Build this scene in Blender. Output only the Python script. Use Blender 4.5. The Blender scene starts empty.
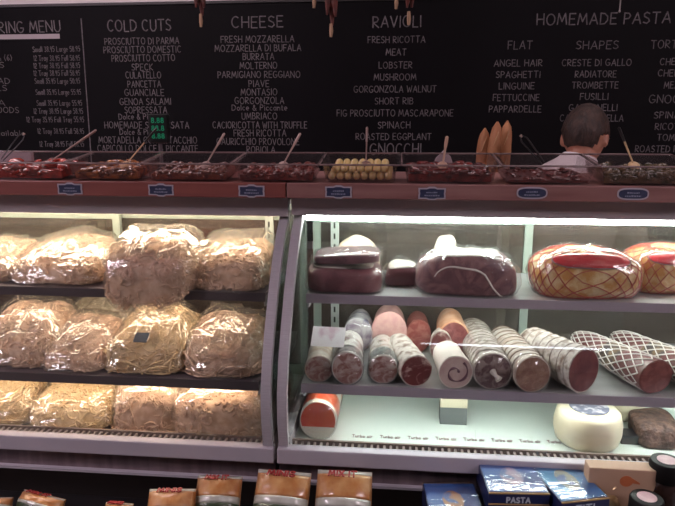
import bpy, math, random
from mathutils import Vector, Matrix, noise
R = math.radians
rnd = random.Random(7)
C = bpy.context.scene.collection
SC = bpy.context.scene
# ------------------------------------------------------------------ camera
F = 620.0; PITCH = R(12.0); YAW = R(5.5); CAM = Vector((0, 0, 1.5))
fw = Vector((-math.sin(YAW)*math.cos(PITCH), math.cos(YAW)*math.cos(PITCH), -math.sin(PITCH)))
rt = Vector((math.cos(YAW), math.sin(YAW), 0)); up = rt.cross(fw)
cd = bpy.data.cameras.new('camera'); co = bpy.data.objects.new('camera', cd); C.objects.link(co)
co.location = CAM; co.rotation_euler = Matrix((rt, up, -fw)).transposed().to_euler()
cd.sensor_width = 36; cd.lens = 36*F/675; cd.clip_start = .02; SC.camera = co
def ray(px, py): return fw + rt*((px-337.5)/F) - up*((py-253)/F)
def at(px, py, Y): d = ray(px, py); return CAM + d*(Y/d.y)          # a point of the upright plane at distance Y
def atz(px, py, z): d = ray(px, py); return CAM + d*((z-CAM.z)/d.z)

# ------------------------------------------------------------------ materials
MATS = {}
def P(name, c1, c2=None, scale=8, rough=.5, bump=0, bscale=None, metal=0, coat=0, lo=.4, hi=.6, detail=4,
      emit=0, stretch=(1, 1, 1), spec=.5, dist=0, sub=0, kind='noise'):
    if name in MATS: return MATS[name]
    m = bpy.data.materials.new(name); m.use_nodes = True; nt = m.node_tree; N = nt.nodes; L = nt.links
    b = N['Principled BSDF']
    b.inputs['Base Color'].default_value = (*c1, 1); b.inputs['Roughness'].default_value = rough
    b.inputs['Metallic'].default_value = metal; b.inputs['Coat Weight'].default_value = coat
    b.inputs['Coat Roughness'].default_value = .12; b.inputs['Specular IOR Level'].default_value = spec
    if sub: b.inputs['Subsurface Weight'].default_value = sub; b.inputs['Subsurface Scale'].default_value = .01
    tc = N.new('ShaderNodeTexCoord'); mp = N.new('ShaderNodeMapping'); mp.inputs['Scale'].default_value = stretch
    L.new(tc.outputs['Object'], mp.inputs['Vector'])
    if kind == 'voronoi':
        t = N.new('ShaderNodeTexVoronoi'); t.inputs['Scale'].default_value = scale; fac = t.outputs['Distance']
    elif kind == 'wave':
        t = N.new('ShaderNodeTexWave'); t.inputs['Scale'].default_value = scale; t.inputs['Distortion'].default_value = dist
        t.inputs['Detail'].default_value = detail; fac = t.outputs['Fac']
    else:
        t = N.new('ShaderNodeTexNoise'); t.inputs['Scale'].default_value = scale; t.inputs['Detail'].default_value = detail
        t.inputs['Distortion'].default_value = dist; fac = t.outputs['Fac']
    L.new(mp.outputs['Vector'], t.inputs['Vector'])
    if c2 is not None:
        r = N.new('ShaderNodeValToRGB'); r.color_ramp.elements[0].position = lo; r.color_ramp.elements[1].position = hi
        r.color_ramp.elements[0].color = (*c1, 1); r.color_ramp.elements[1].color = (*c2, 1)
        L.new(fac, r.inputs['Fac']); L.new(r.outputs['Color'], b.inputs['Base Color'])
    if bump:
        n2 = N.new('ShaderNodeTexNoise'); n2.inputs['Scale'].default_value = bscale or scale; n2.inputs['Detail'].default_value = 3
        L.new(mp.outputs['Vector'], n2.inputs['Vector'])
        bp = N.new('ShaderNodeBump'); bp.inputs['Strength'].default_value = bump; bp.inputs['Distance'].default_value = .01
        L.new(n2.outputs['Fac'], bp.inputs['Height']); L.new(bp.outputs['Normal'], b.inputs['Normal'])
    if emit:
        b.inputs['Emission Color'].default_value = (*c1, 1); b.inputs['Emission Strength'].default_value = emit
    MATS[name] = m; return m
def GL(name, tint=(1, 1, 1), ior=1.45, rough=.03, haze=0, hazec=(.9, .9, .9), bump=0, bscale=30, boost=1.0, stretch=(1, 1, 1), top=1.0):
    """clear sheet: transparent body, Fresnel gloss, a little haze"""
    if name in MATS: return MATS[name]
    m = bpy.data.materials.new(name); m.use_nodes = True; nt = m.node_tree; N = nt.nodes; L = nt.links
    N.clear(); out = N.new('ShaderNodeOutputMaterial')
    tr = N.new('ShaderNodeBsdfTransparent'); tr.inputs['Color'].default_value = (*tint, 1)
    df = N.new('ShaderNodeBsdfDiffuse'); df.inputs['Color'].default_value = (*hazec, 1)
    gl = N.new('ShaderNodeBsdfGlossy'); gl.inputs['Roughness'].default_value = rough
    m1 = N.new('ShaderNodeMixShader'); m1.inputs['Fac'].default_value = haze
    L.new(tr.outputs[0], m1.inputs[1]); L.new(df.outputs[0], m1.inputs[2])
    fr = N.new('ShaderNodeFresnel'); ge = N.new('ShaderNodeNewGeometry'); mr = N.new('ShaderNodeMapRange')   # thin sheet: same gloss from both sides
    mr.inputs['To Min'].default_value = ior; mr.inputs['To Max'].default_value = 1/ior
    L.new(ge.outputs['Backfacing'], mr.inputs['Value']); L.new(mr.outputs['Result'], fr.inputs['IOR'])
    ml = N.new('ShaderNodeMath'); ml.operation = 'MULTIPLY'; ml.inputs[1].default_value = boost; ml.use_clamp = True
    L.new(fr.outputs[0], ml.inputs[0])
    mn = N.new('ShaderNodeMath'); mn.operation = 'MINIMUM'; mn.inputs[1].default_value = top; L.new(ml.outputs[0], mn.inputs[0])
    m2 = N.new('ShaderNodeMixShader'); L.new(mn.outputs[0], m2.inputs['Fac'])
    L.new(m1.outputs[0], m2.inputs[1]); L.new(gl.outputs[0], m2.inputs[2]); L.new(m2.outputs[0], out.inputs['Surface'])
    if bump:
        tc = N.new('ShaderNodeTexCoord'); mp = N.new('ShaderNodeMapping'); mp.inputs['Scale'].default_value = stretch
        n2 = N.new('ShaderNodeTexNoise'); n2.inputs['Scale'].default_value = bscale; n2.inputs['Detail'].default_value = 2
        n2.inputs['Distortion'].default_value = 1.2
        bp = N.new('ShaderNodeBump'); bp.inputs['Strength'].default_value = bump; bp.inputs['Distance'].default_value = .01
        L.new(tc.outputs['Object'], mp.inputs['Vector']); L.new(mp.outputs['Vector'], n2.inputs['Vector'])
        L.new(n2.outputs['Fac'], bp.inputs['Height'])
        L.new(bp.outputs['Normal'], gl.inputs['Normal']); L.new(bp.outputs['Normal'], fr.inputs['Normal'])
    MATS[name] = m; return m
# ------------------------------------------------------------------ mesh building
class MB:
    def __init__(s): s.v = []; s.f = []
    def add(s, vs, fs, M=None):
        o = len(s.v); s.v += [(M @ Vector(v)) if M else Vector(v) for v in vs]; s.f += [tuple(i+o for i in f) for f in fs]; return s
    def box(s, c, d, M=None):
        x, y, z = c; a, b, h = d[0]/2, d[1]/2, d[2]/2
        vs = [(x+i*a, y+j*b, z+k*h) for i in (-1, 1) for j in (-1, 1) for k in (-1, 1)]
        return s.add(vs, [(0, 1, 3, 2), (4, 6, 7, 5), (0, 4, 5, 1), (2, 3, 7, 6), (0, 2, 6, 4), (1, 5, 7, 3)], M)
    def b2(s, x0, x1, y0, y1, z0, z1): return s.box(((x0+x1)/2, (y0+y1)/2, (z0+z1)/2), (x1-x0, y1-y0, z1-z0))
    def tube(s, pts, r, n=8, cap=True, flat=1.0, M=None):
        pts = [Vector(p) for p in pts]; m = len(pts); rr = r if isinstance(r, (list, tuple)) else [r]*m
        vs = []; fs = []; prev = None
        for i, p in enumerate(pts):
            t = (pts[min(i+1, m-1)] - pts[max(i-1, 0)])
            t = t.normalized() if t.length > 1e-9 else Vector((0, 0, 1))
            if prev is None:
                a = Vector((0, 0, 1)) if abs(t.z) < .9 else Vector((1, 0, 0)); u = t.cross(a).normalized()
            else: u = (prev - t*prev.dot(t)).normalized()
            w = t.cross(u); prev = u
            for k in range(n):
                an = 2*math.pi*k/n; vs.append(p + u*math.cos(an)*rr[i] + w*math.sin(an)*rr[i]*flat)
        for i in range(m-1):
            for k in range(n): fs.append((i*n+k, i*n+(k+1) % n, (i+1)*n+(k+1) % n, (i+1)*n+k))
        if cap: fs.append(tuple(range(n))[::-1]); fs.append(tuple((m-1)*n+k for k in range(n)))
        return s.add(vs, fs, M)
    def lathe(s, prof, n=24, M=None):
        """prof: (radius, z) from bottom to top around local z, ends closed"""
        vs = []; fs = []
        for r, z in prof:
            for k in range(n): a = 2*math.pi*k/n; vs.append((r*math.cos(a), r*math.sin(a), z))
        for i in range(len(prof)-1):
            for k in range(n): fs.append((i*n+k, i*n+(k+1) % n, (i+1)*n+(k+1) % n, (i+1)*n+k))
        fs.append(tuple(range(n))[::-1]); fs.append(tuple((len(prof)-1)*n+k for k in range(n)))
        return s.add(vs, fs, M)
    def surf(s, fn, nu, nv, closeu=True, cap=True, M=None):
        """fn(i/nu, j/nv); u loops round, v runs along, ends closed"""
        vs = []; fs = []; cu = nu if closeu else nu+1
        for j in range(nv+1):
            for i in range(cu): vs.append(fn(i/nu, j/nv))
        for j in range(nv):
            for i in range(nu): fs.append((j*cu+i, j*cu+(i+1) % cu, (j+1)*cu+(i+1) % cu, (j+1)*cu+i))
        if cap and closeu: fs.append(tuple(range(cu))[::-1]); fs.append(tuple(nv*cu+i for i in range(cu)))
        return s.add(vs, fs, M)
    def prism(s, poly, h, M=None):
        n = len(poly); vs = [(x, y, 0) for x, y in poly] + [(x, y, h) for x, y in poly]
        fs = [tuple(range(n))[::-1], tuple(range(n, 2*n))] + [(i, (i+1) % n, n+(i+1) % n, n+i) for i in range(n)]
        return s.add(vs, fs, M)
    def ball(s, c, r, nu=10, nv=6, M=None):
        rx, ry, rz = r if isinstance(r, (tuple, list)) else (r, r, r)
        def fn(u, v):
            a = 2*math.pi*u; p = -math.pi/2 + math.pi*min(max(v, .02), .98)
            return (c[0]+rx*math.cos(p)*math.cos(a), c[1]+ry*math.cos(p)*math.sin(a), c[2]+rz*math.sin(p))
        return s.surf(fn, nu, nv, M=M)
    def mesh(s, name):
        me = bpy.data.meshes.new(name); me.from_pydata([tuple(v) for v in s.v], [], s.f); me.validate(); return me
    def build(s, name, m, parent=None, smooth=True, bevel=0, sub=0):
        me = s.mesh(name); me.materials.append(m)
        if smooth: me.shade_smooth()
        o = bpy.data.objects.new(name, me); C.objects.link(o)
        if parent: o.parent = parent
        if smooth and bevel == 0 and smooth != 'full':
            try: me.set_sharp_from_angle(angle=R(40))
            except Exception: pass
        if bevel:
            mo = o.modifiers.new('bevel', 'BEVEL'); mo.width = bevel; mo.segments = 2; mo.limit_method = 'ANGLE'
        if sub: mo = o.modifiers.new('sub', 'SUBSURF'); mo.levels = sub; mo.render_levels = sub
        return o
def tag(o, label=None, cat=None, group=None, kind=None):
    if label: o['label'] = label
    if cat: o['category'] = cat
    if group: o['group'] = group
    if kind: o['kind'] = kind
    return o
def empty(name, loc, rz=0, rx=0):
    o = bpy.data.objects.new(name, None); C.objects.link(o); o.location = loc; o.rotation_euler = (rx, 0, rz); o.empty_display_size = .05; return o
def thing(name, label, cat, loc=(0, 0, 0), rz=0, group=None, rx=0): return tag(empty(name, loc, rz, rx), label, cat, group)
def struct(name, mb, m, bevel=0): return tag(mb.build(name, m, smooth=False, bevel=bevel), kind='structure')
def children(o): return [c for c in bpy.data.objects if c.parent == o]
def copy_tree(o, parent=None):
    c = o.copy(); C.objects.link(c)
    if parent: c.parent = parent
    for ch in children(o): copy_tree(ch, c)
    return c
def T(*a): return Matrix.Translation(Vector(a))
def RX(a): return Matrix.Rotation(a, 4, 'X')
def RY(a): return Matrix.Rotation(a, 4, 'Y')
def RZ(a): return Matrix.Rotation(a, 4, 'Z')

# ------------------------------------------------------------------ chalk hand: a stroke alphabet
def arc(cx, cy, rx, ry, a0, a1, n=8): return [(cx+rx*math.cos(R(a0+(a1-a0)*i/n)), cy+ry*math.sin(R(a0+(a1-a0)*i/n))) for i in range(n+1)]
G = {
'A': (.8, [[(0, 0), (.42, 1), (.8, 0)], [(.12, .34), (.7, .34)]]),
'B': (.65, [[(0, 0), (0, 1), (.45, .95), (.55, .78), (.45, .58), (0, .52)], [(.45, .55), (.65, .3), (.5, .05), (0, 0)]]),
'C': (.75, [arc(.4, .5, .4, .5, 50, 310, 12)]),
'D': (.75, [[(0, 0), (0, 1), (.4, .95), (.7, .7), (.72, .35), (.45, .04), (0, 0)]]),
'E': (.6, [[(.6, 1), (0, 1), (0, 0), (.6, 0)], [(0, .52), (.5, .52)]]),
'F': (.58, [[(.58, 1), (0, 1), (0, 0)], [(0, .52), (.48, .52)]]),
'G': (.8, [arc(.42, .5, .42, .5, 50, 330, 12) + [(.8, .42), (.45, .42)]]),
'H': (.7, [[(0, 0), (0, 1)], [(.7, 0), (.7, 1)], [(0, .5), (.7, .5)]]),
'I': (.08, [[(.04, 0), (.04, 1)]]),
'J': (.5, [[(.5, 1), (.5, .2), (.3, 0), (0, .15)]]),
'K': (.65, [[(0, 0), (0, 1)], [(.6, 1), (0, .45), (.65, 0)]]),
'L': (.55, [[(0, 1), (0, 0), (.55, 0)]]),
'M': (.95, [[(0, 0), (.14, 1), (.47, .25), (.8, 1), (.95, 0)]]),
'N': (.75, [[(0, 0), (0, 1), (.75, 0), (.75, 1)]]),
'O': (.85, [arc(.42, .5, .42, .5, 90, 450, 14)]),
'P': (.6, [[(0, 0), (0, 1), (.45, .95), (.6, .75), (.45, .5), (0, .45)]]),
'Q': (.85, [arc(.42, .5, .42, .5, 90, 450, 14), [(.5, .25), (.85, -.08)]]),
'R': (.65, [[(0, 0), (0, 1), (.45, .95), (.6, .75), (.45, .52), (0, .46), (.65, 0)]]),
'S': (.6, [[(.58, .88), (.3, 1), (.05, .85), (.08, .62), (.5, .42), (.6, .2), (.35, 0), (0, .1)]]),
'T': (.75, [[(0, 1), (.75, 1)], [(.37, 1), (.37, 0)]]),
'U': (.7, [[(0, 1), (0, .25), (.2, 0), (.5, 0), (.7, .25), (.7, 1)]]),
'V': (.75, [[(0, 1), (.37, 0), (.75, 1)]]),
'W': (1.0, [[(0, 1), (.25, 0), (.5, .75), (.75, 0), (1, 1)]]),
'X': (.7, [[(0, 0), (.7, 1)], [(0, 1), (.7, 0)]]),
'Y': (.7, [[(0, 1), (.35, .5), (.7, 1)], [(.35, .5), (.35, 0)]]),
'Z': (.7, [[(0, 1), (.7, 1), (0, 0), (.7, 0)]]),
'a': (.5, [arc(.24, .3, .24, .3, 0, 360, 8), [(.5, .6), (.5, 0)]]), 'b': (.5, [[(0, 1), (0, 0)], arc(.25, .3, .25, .3, 0, 360, 8)]),
'c': (.45, [arc(.25, .3, .25, .3, 50, 310, 7)]), 'd': (.5, [[(.5, 1), (.5, 0)], arc(.25, .3, .25, .3, 0, 360, 8)]),
'e': (.5, [[(0, .3), (.5, .3)] + arc(.25, .3, .25, .3, 0, 300, 7)]), 'f': (.35, [[(.35, 1), (.15, .9), (.15, 0)], [(0, .6), (.32, .6)]]),
'g': (.5, [arc(.25, .3, .25, .3, 0, 360, 8), [(.5, .6), (.5, -.2), (.25, -.35), (0, -.2)]]),
'i': (.06, [[(.03, 0), (.03, .6)], [(.03, .78), (.03, .86)]]), 'l': (.06, [[(.03, 0), (.03, 1)]]),
'm': (.7, [[(0, 0), (0, .6)], [(0, .45), (.18, .6), (.35, .45), (.35, 0)], [(.35, .45), (.53, .6), (.7, .45), (.7, 0)]]),
'n': (.45, [[(0, 0), (0, .6)], [(0, .4), (.22, .6), (.45, .4), (.45, 0)]]), 'o': (.5, [arc(.25, .3, .25, .3, 0, 360, 8)]),
'r': (.35, [[(0, 0), (0, .6)], [(0, .4), (.18, .58), (.35, .55)]]), 's': (.4, [[(.38, .55), (.1, .58), (.05, .4), (.38, .22), (.3, 0), (0, .05)]]),
't': (.35, [[(.15, .9), (.15, .05), (.35, 0)], [(0, .6), (.35, .6)]]), 'u': (.45, [[(0, .6), (0, .1), (.2, 0), (.45, .15)], [(.45, .6), (.45, 0)]]),
'y': (.45, [[(0, .6), (.22, 0)], [(.45, .6), (.1, -.3)]]), 'w': (.6, [[(0, .6), (.15, 0), (.3, .5), (.45, 0), (.6, .6)]]),
'h': (.45, [[(0, 0), (0, 1)], [(0, .4), (.22, .6), (.45, .4), (.45, 0)]]),
'&': (.7, [[(.7, 0), (.15, .75), (.3, 1), (.45, .8), (0, .3), (.2, 0), (.45, .05), (.68, .4)]]),
'.': (.06, [[(.03, 0), (.03, .08)]]), '-': (.4, [[(0, .5), (.4, .5)]]), '(': (.2, [[(.2, 1.05), (0, .5), (.2, -.05)]]), ')': (.2, [[(0, 1.05), (.2, .5), (0, -.05)]]),
'$': (.5, [[(.5, .85), (.25, .95), (0, .75), (.5, .3), (.25, .05), (0, .15)], [(.25, 1.1), (.25, -.1)]]),
'0': (.55, [arc(.27, .5, .27, .5, 90, 450, 10)]), '1': (.15, [[(0, .8), (.12, 1), (.12, 0)]]), '2': (.5, [[(0, .8), (.25, 1), (.5, .8), (0, 0), (.5, 0)]]),
'3': (.5, [[(0, .9), (.3, 1), (.48, .78), (.2, .55), (.5, .3), (.3, 0), (0, .1)]]), '5': (.5, [[(.5, 1), (.05, 1), (0, .6), (.4, .6), (.5, .3), (.3, 0), (0, .08)]]),
'6': (.5, [[(.4, 1), (.05, .5), (.05, .2), (.25, 0), (.5, .25), (.3, .5), (.05, .35)]]), '7': (.5, [[(0, 1), (.5, 1), (.15, 0)]]),
'8': (.5, [arc(.25, .75, .2, .25, 90, 450, 8), arc(.25, .25, .25, .25, 90, 450, 8)]), '9': (.5, [[(.45, .6), (.2, .45), (.02, .7), (.22, 1), (.45, .8), (.45, .6), (.35, 0)]]),
}
def write(mb, text, O, U, V, Nn, w, h, st, gap=.28, jit=.0, th=.0006):
    """text in the box w x h with its lower left at O, right U, up V, facing Nn"""
    x = 0; segs = []
    for ch in text:
        if ch == ' ': x += .5; continue
        gw, strokes = G.get(ch, G['O'])
        dy = rnd.uniform(-jit, jit); sl = rnd.uniform(-jit, jit)
        for s in strokes: segs.append([(x+a+b*sl, b+dy) for a, b in s])
        x += gw + gap
    tot = max(x-gap, .1)
    for s in segs:
        for (a, b), (c, d) in zip(s[:-1], s[1:]):
            p = O + U*(a/tot*w) + V*(b*h); q = O + U*(c/tot*w) + V*(d*h); t = q-p
            if t.length < 1e-6: continue
            t.normalize(); n = Nn.cross(t)*(st/2); p = p - t*st*.3; q = q + t*st*.3; k = Nn*th
            mb.add([p-n, q-n, q+n, p+n, p-n+k, q-n+k, q+n+k, p+n+k], [(3, 2, 1, 0), (4, 5, 6, 7), (0, 1, 5, 4), (1, 2, 6, 5), (2, 3, 7, 6), (3, 0, 4, 7)])
X_, Z_, FRONT = Vector((1, 0, 0)), Vector((0, 0, 1)), Vector((0, -1, 0))

# ------------------------------------------------------------------ the room
YB = 3.10                                    # wall with the menu board
wallm = P('wall_plaster', (.62, .55, .57), (.66, .59, .60), 3, .8, bump=.05, bscale=60)
struct('wall_back', MB().b2(-4, 4, YB+.02, YB+.14, 0, 2.9), wallm)
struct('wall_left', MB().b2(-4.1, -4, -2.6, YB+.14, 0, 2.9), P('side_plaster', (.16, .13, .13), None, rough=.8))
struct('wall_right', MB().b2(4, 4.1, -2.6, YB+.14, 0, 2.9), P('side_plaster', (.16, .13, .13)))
struct('wall_front', MB().b2(-4.1, 4.1, -2.7, -2.6, 0, 2.9), P('front_plaster', (.07, .06, .06), None, rough=.8))
struct('ceiling', MB().b2(-4.1, 4.1, -2.7, YB+.14, 2.9, 3.0), P('ceiling_paint', (.55, .5, .5), None, rough=.9))
struct('floor', MB().b2(-4.1, 4.1, -2.7, YB+.14, -.1, 0), P('floor_tile', (.10, .07, .06), (.14, .10, .08), 2, .5))

# menu board
chalk = P('chalk', (.20, .172, .185), (.10, .086, .093), 60, .9, lo=.35, hi=.7)
board = thing('menu_board', 'long black chalkboard menu with white hand lettering covering the back wall', 'menu board', (0, YB, 0))
tl = at(0, 9, YB); tr_ = at(340, 1, YB); ztop = (tl.z + tr_.z)/2
zbot = .90
MB().b2(-2.2, 2.6, -.018, .018, zbot, ztop).build('panel', P('blackboard', (.0032, .0024, .0033), (.0045, .0035, .0048), 1.2, .6, spec=.1), board, smooth=False, bevel=.002)
MB().b2(-2.2, 2.6, -.024, .018, ztop, ztop+.012).build('edge_trim', P('board_edge', (.03, .024, .027), None, rough=.5), board, smooth=False)
def bl(mb, text, x0, x1, cy, hpx=6.4, st=.0033, jit=.03):
    a = at(x0, cy+hpx/2, YB-.0185); b = at(x1, cy+hpx/2, YB-.0185); t = at((x0+x1)/2, cy-hpx/2, YB-.0185)
    z = (a.z+b.z)/2
    write(mb, text, Vector((a.x, -.0185, z)), X_, Z_, FRONT, b.x-a.x, t.z-z, st, jit=jit)
TITLES = dict(h=11, st=.0052)
def column(title, lines, extra=()):
    mb = MB()
    for t, x0, x1, y in title: bl(mb, t, x0, x1, y, 11, .0052)
    for l in lines: bl(mb, *l)
    for l in extra: bl(mb, *l)
    mb.build('lettering', chalk, board, smooth=False)
price = [(49, 'Small 38.95 Large 58.95', 33, 80), (58, '12 Tray 38.95 Full 58.95', 34, 80), (65.5, '12 Tray 38.95 Full 58.95', 34, 80), (73, '12 Tray 38.95 Full 58.95', 34, 80),
         (81, 'Small 35.95 Large 50.95', 35, 80), (92, 'Small 35.95 Large 55.95', 36, 81), (103, 'Small 35.95 Large 55.95', 37, 82), (111, '12 Tray 38.95 Large 58.95', 34, 83),
         (119.5, '12 Tray 35.95 Full Tray 55.95', 27, 84), (131, '12 Tray 38.95 Full 58.95', 38, 84), (144, '12 Tray 38.95 Full 58.95', 40, 84)]
column([('CATERING MENU', -32, 60.5, 27)], [(t, a, b, y, 5.2, .0026) for y, t, a, b in price] +
       [('ANTIPASTO with (6)', -55, 12, 58, 5.5, .0028), ('SANDWICHES', -55, 4, 65, 5.5, .0028), ('FRESH SALAD', -50, 10, 81, 5.5, .0028), ('MEATBALLS', -50, 7, 88, 5.5, .0028),
        ('LASAGNA', -50, 5, 103, 5.5, .0028), ('GREENS & GOODS', -50, 19, 110, 5.5, .0028), ('Desserts Available', -50, 25, 133, 5, .0028)])
column([('COLD CUTS', 108, 171, 25.5)], [('PROSCIUTTO DI PARMA', 105, 179, 41), ('PROSCIUTTO DOMESTIC', 104, 181, 49.5), ('PROSCIUTTO COTTO', 112, 175, 58), ('SPECK', 132, 153, 67),
    ('CULATELLO', 126, 161, 75), ('PANCETTA', 128, 161, 84), ('GUANCIALE', 125, 164, 92.5), ('GENOA SALAMI', 120, 171, 101.5), ('SOPRESSATA', 125, 167, 110),
    ('Dolce & Piccante', 119, 167, 116.5, 5.5), ('HOMEMADE SOPRESSATA', 105, 189, 125), ('Dolce & Piccante', 120, 167, 131.8, 5.5), ('MORTADELLA CON PISTACCHIO', 99, 197, 140), ('CAPICOLLO DOLCE & PICCANTE', 98, 198, 148.5)])
column([('CHEESE', 232, 283, 22)], [('FRESH MOZZARELLA', 221, 294, 39), ('MOZZARELLA DI BUFALA', 215, 301, 48), ('BURRATA', 243, 274, 56.5), ('MOLTERNO', 240, 277, 65.5), ('PARMIGIANO REGGIANO', 218, 300, 74.5),
    ('PIAVE', 249, 269, 83.5), ('MONTASIO', 241, 277, 92), ('GORGONZOLA', 235, 284, 100.5), ('Dolce & Piccante', 232, 287, 107.5, 5.5), ('UMBRIACO', 242, 277, 116), ('CACIORICOTTA WITH TRUFFLE', 213, 307, 125),
    ('FRESH RICOTTA', 234, 286, 133), ('GAURICCHIO PROVOLONE', 217, 299, 141.5), ('ROBIOLA', 247, 275, 149.5)])
column([('RAVIOLI', 373, 421, 21.5), ('GNOCCHI', 370, 421, 149)], [('FRESH RICOTTA', 368, 425, 39.5), ('MEAT', 386, 406, 52), ('LOBSTER', 379, 412, 65), ('MUSHROOM', 374, 416, 77), ('GORGONZOLA WALNUT', 354, 436, 89),
    ('SHORT RIB', 375, 413, 101), ('FIG PROSCIUTTO MASCARAPONE', 337, 453, 113), ('SPINACH', 378, 410, 125), ('ROASTED EGGPLANT', 356, 431, 136.5)])
column([('HOMEMADE PASTA', 537, 670, 18.5)], [('FLAT', 508, 532, 45, 8), ('SHAPES', 576, 618, 45, 8), ('TORTELLINI', 651, 705, 44, 8), ('ANGEL HAIR', 494, 542, 63), ('SPAGHETTI', 496, 540, 74.5), ('LINGUINE', 499, 534, 86),
    ('FETTUCCINE', 493, 539, 97.5), ('PAPPARDELLE', 489, 541, 109), ('CRESTE DI GALLO', 562, 631, 62.5), ('RADIATORE', 575, 616, 74), ('TROMBETTE', 572, 618, 85), ('FUSILLI', 580, 608, 96.5),
    ('GARGANELLI', 569, 617, 107.5), ('CAVATELLI BELLA', 560, 623, 118), ('CHEESE', 660, 690, 61.5), ('CHEESE', 658, 688, 73), ('MEAT', 664, 684, 85), ('GNOCCHI', 649, 696, 99, 8), ('SPINACH', 654, 692, 115),
    ('RICOTTA', 655, 690, 126.5), ('TOMATO', 657, 692, 137.5), ('ROASTED PEPPER', 635, 700, 149)])
a = at(-40, 40, YB); b = at(62, 40, YB); c = at(10, 35, YB)
MB().b2(a.x, b.x, -.0195, -.0182, a.z-.002, c.z).build('underline', P('chalk_bar', (.40, .34, .36), None, rough=.9), board, smooth=False)
p0, p1 = at(83, 19, YB), at(92, 150, YB)
MB().tube([(p0.x, -.019, p0.z), (p1.x, -.019, at(92, 190, YB).z)], .0028, 4).build('divider_line', chalk, board, smooth=False)

# ------------------------------------------------------------------ display cases
XS = at(286, 191, 1.43).x                     # seam between the two cases
GP = [(1.250, .792), (1.238, .86), (1.240, .92), (1.262, .985), (1.300, 1.05), (1.350, 1.123), (1.402, 1.185), (1.455, 1.236), (1.515, 1.275)]
Z1, Z2, Z0 = 1.099, .912, .762                # shelves and deck
steel = P('satin_steel', (.44, .41, .44), (.50, .47, .50), 40, .42, metal=.2, stretch=(1, 1, 30))
alum = P('pale_aluminium', (.46, .425, .47), None, rough=.4, metal=.15)
shelfm = P('shelf_steel', (.50, .50, .50), (.56, .56, .56), 30, .38, metal=.5, stretch=(.2, 1, 1))
shelfd = P('dark_shelf_steel', (.16, .13, .15), (.2, .17, .18), 30, .4, metal=.5, stretch=(.2, 1, 1))
panel_m = P('brushed_base', (.19, .14, .15), (.25, .19, .20), 14, .35, metal=.55, stretch=(3, 1, .2))
black = P('black_cabinet', (.006, .005, .006), None, rough=.5)
white_in = P('white_liner', (.62, .68, .64), None, rough=.45)
doorfr = P('door_frame', (.40, .46, .41), None, rough=.45)
def glass_sheet(x0, x1):
    mb = MB(); n = len(GP); th = .004
    vs = []
    for y, z in GP: vs += [(x0, y, z), (x1, y, z), (x0, y+th, z-.001), (x1, y+th, z-.001)]
    fs = []
    for i in range(n-1):
        a = i*4; b = a+4; fs += [(a, b, b+1, a+1), (a+3, b+3, b+2, a+2), (a, a+2, b+2, b), (a+1, b+1, b+3, a+3)]
    e = (n-1)*4; fs += [(0, 1, 3, 2), (e, e+2, e+3, e+1)]
    mb.add(vs, fs); return mb
def curved_strip(x0, x1, off0=-.006, off1=.014):
    mb = MB(); vs = []; fs = []; n = len(GP)
    for i, (y, z) in enumerate(GP):
        a = GP[max(i-1, 0)]; b = GP[min(i+1, n-1)]; t = Vector((0, b[0]-a[0], b[1]-a[1])).normalized(); nn = Vector((0, t.z, -t.y))
        for off in (off0, off1):
            for x in (x0, x1): vs.append(Vector((x, y, z)) + nn*off)
    for i in range(n-1):
        a = i*4; b = a+4; fs += [(a, a+1, b+1, b), (a+2, b+2, b+3, a+3), (a, b, b+2, a+2), (a+1, a+3, b+3, b+1)]
    e = (n-1)*4; fs += [(0, 2, 3, 1), (e, e+1, e+3, e+2)]
    mb.add(vs, fs); return mb
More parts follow.
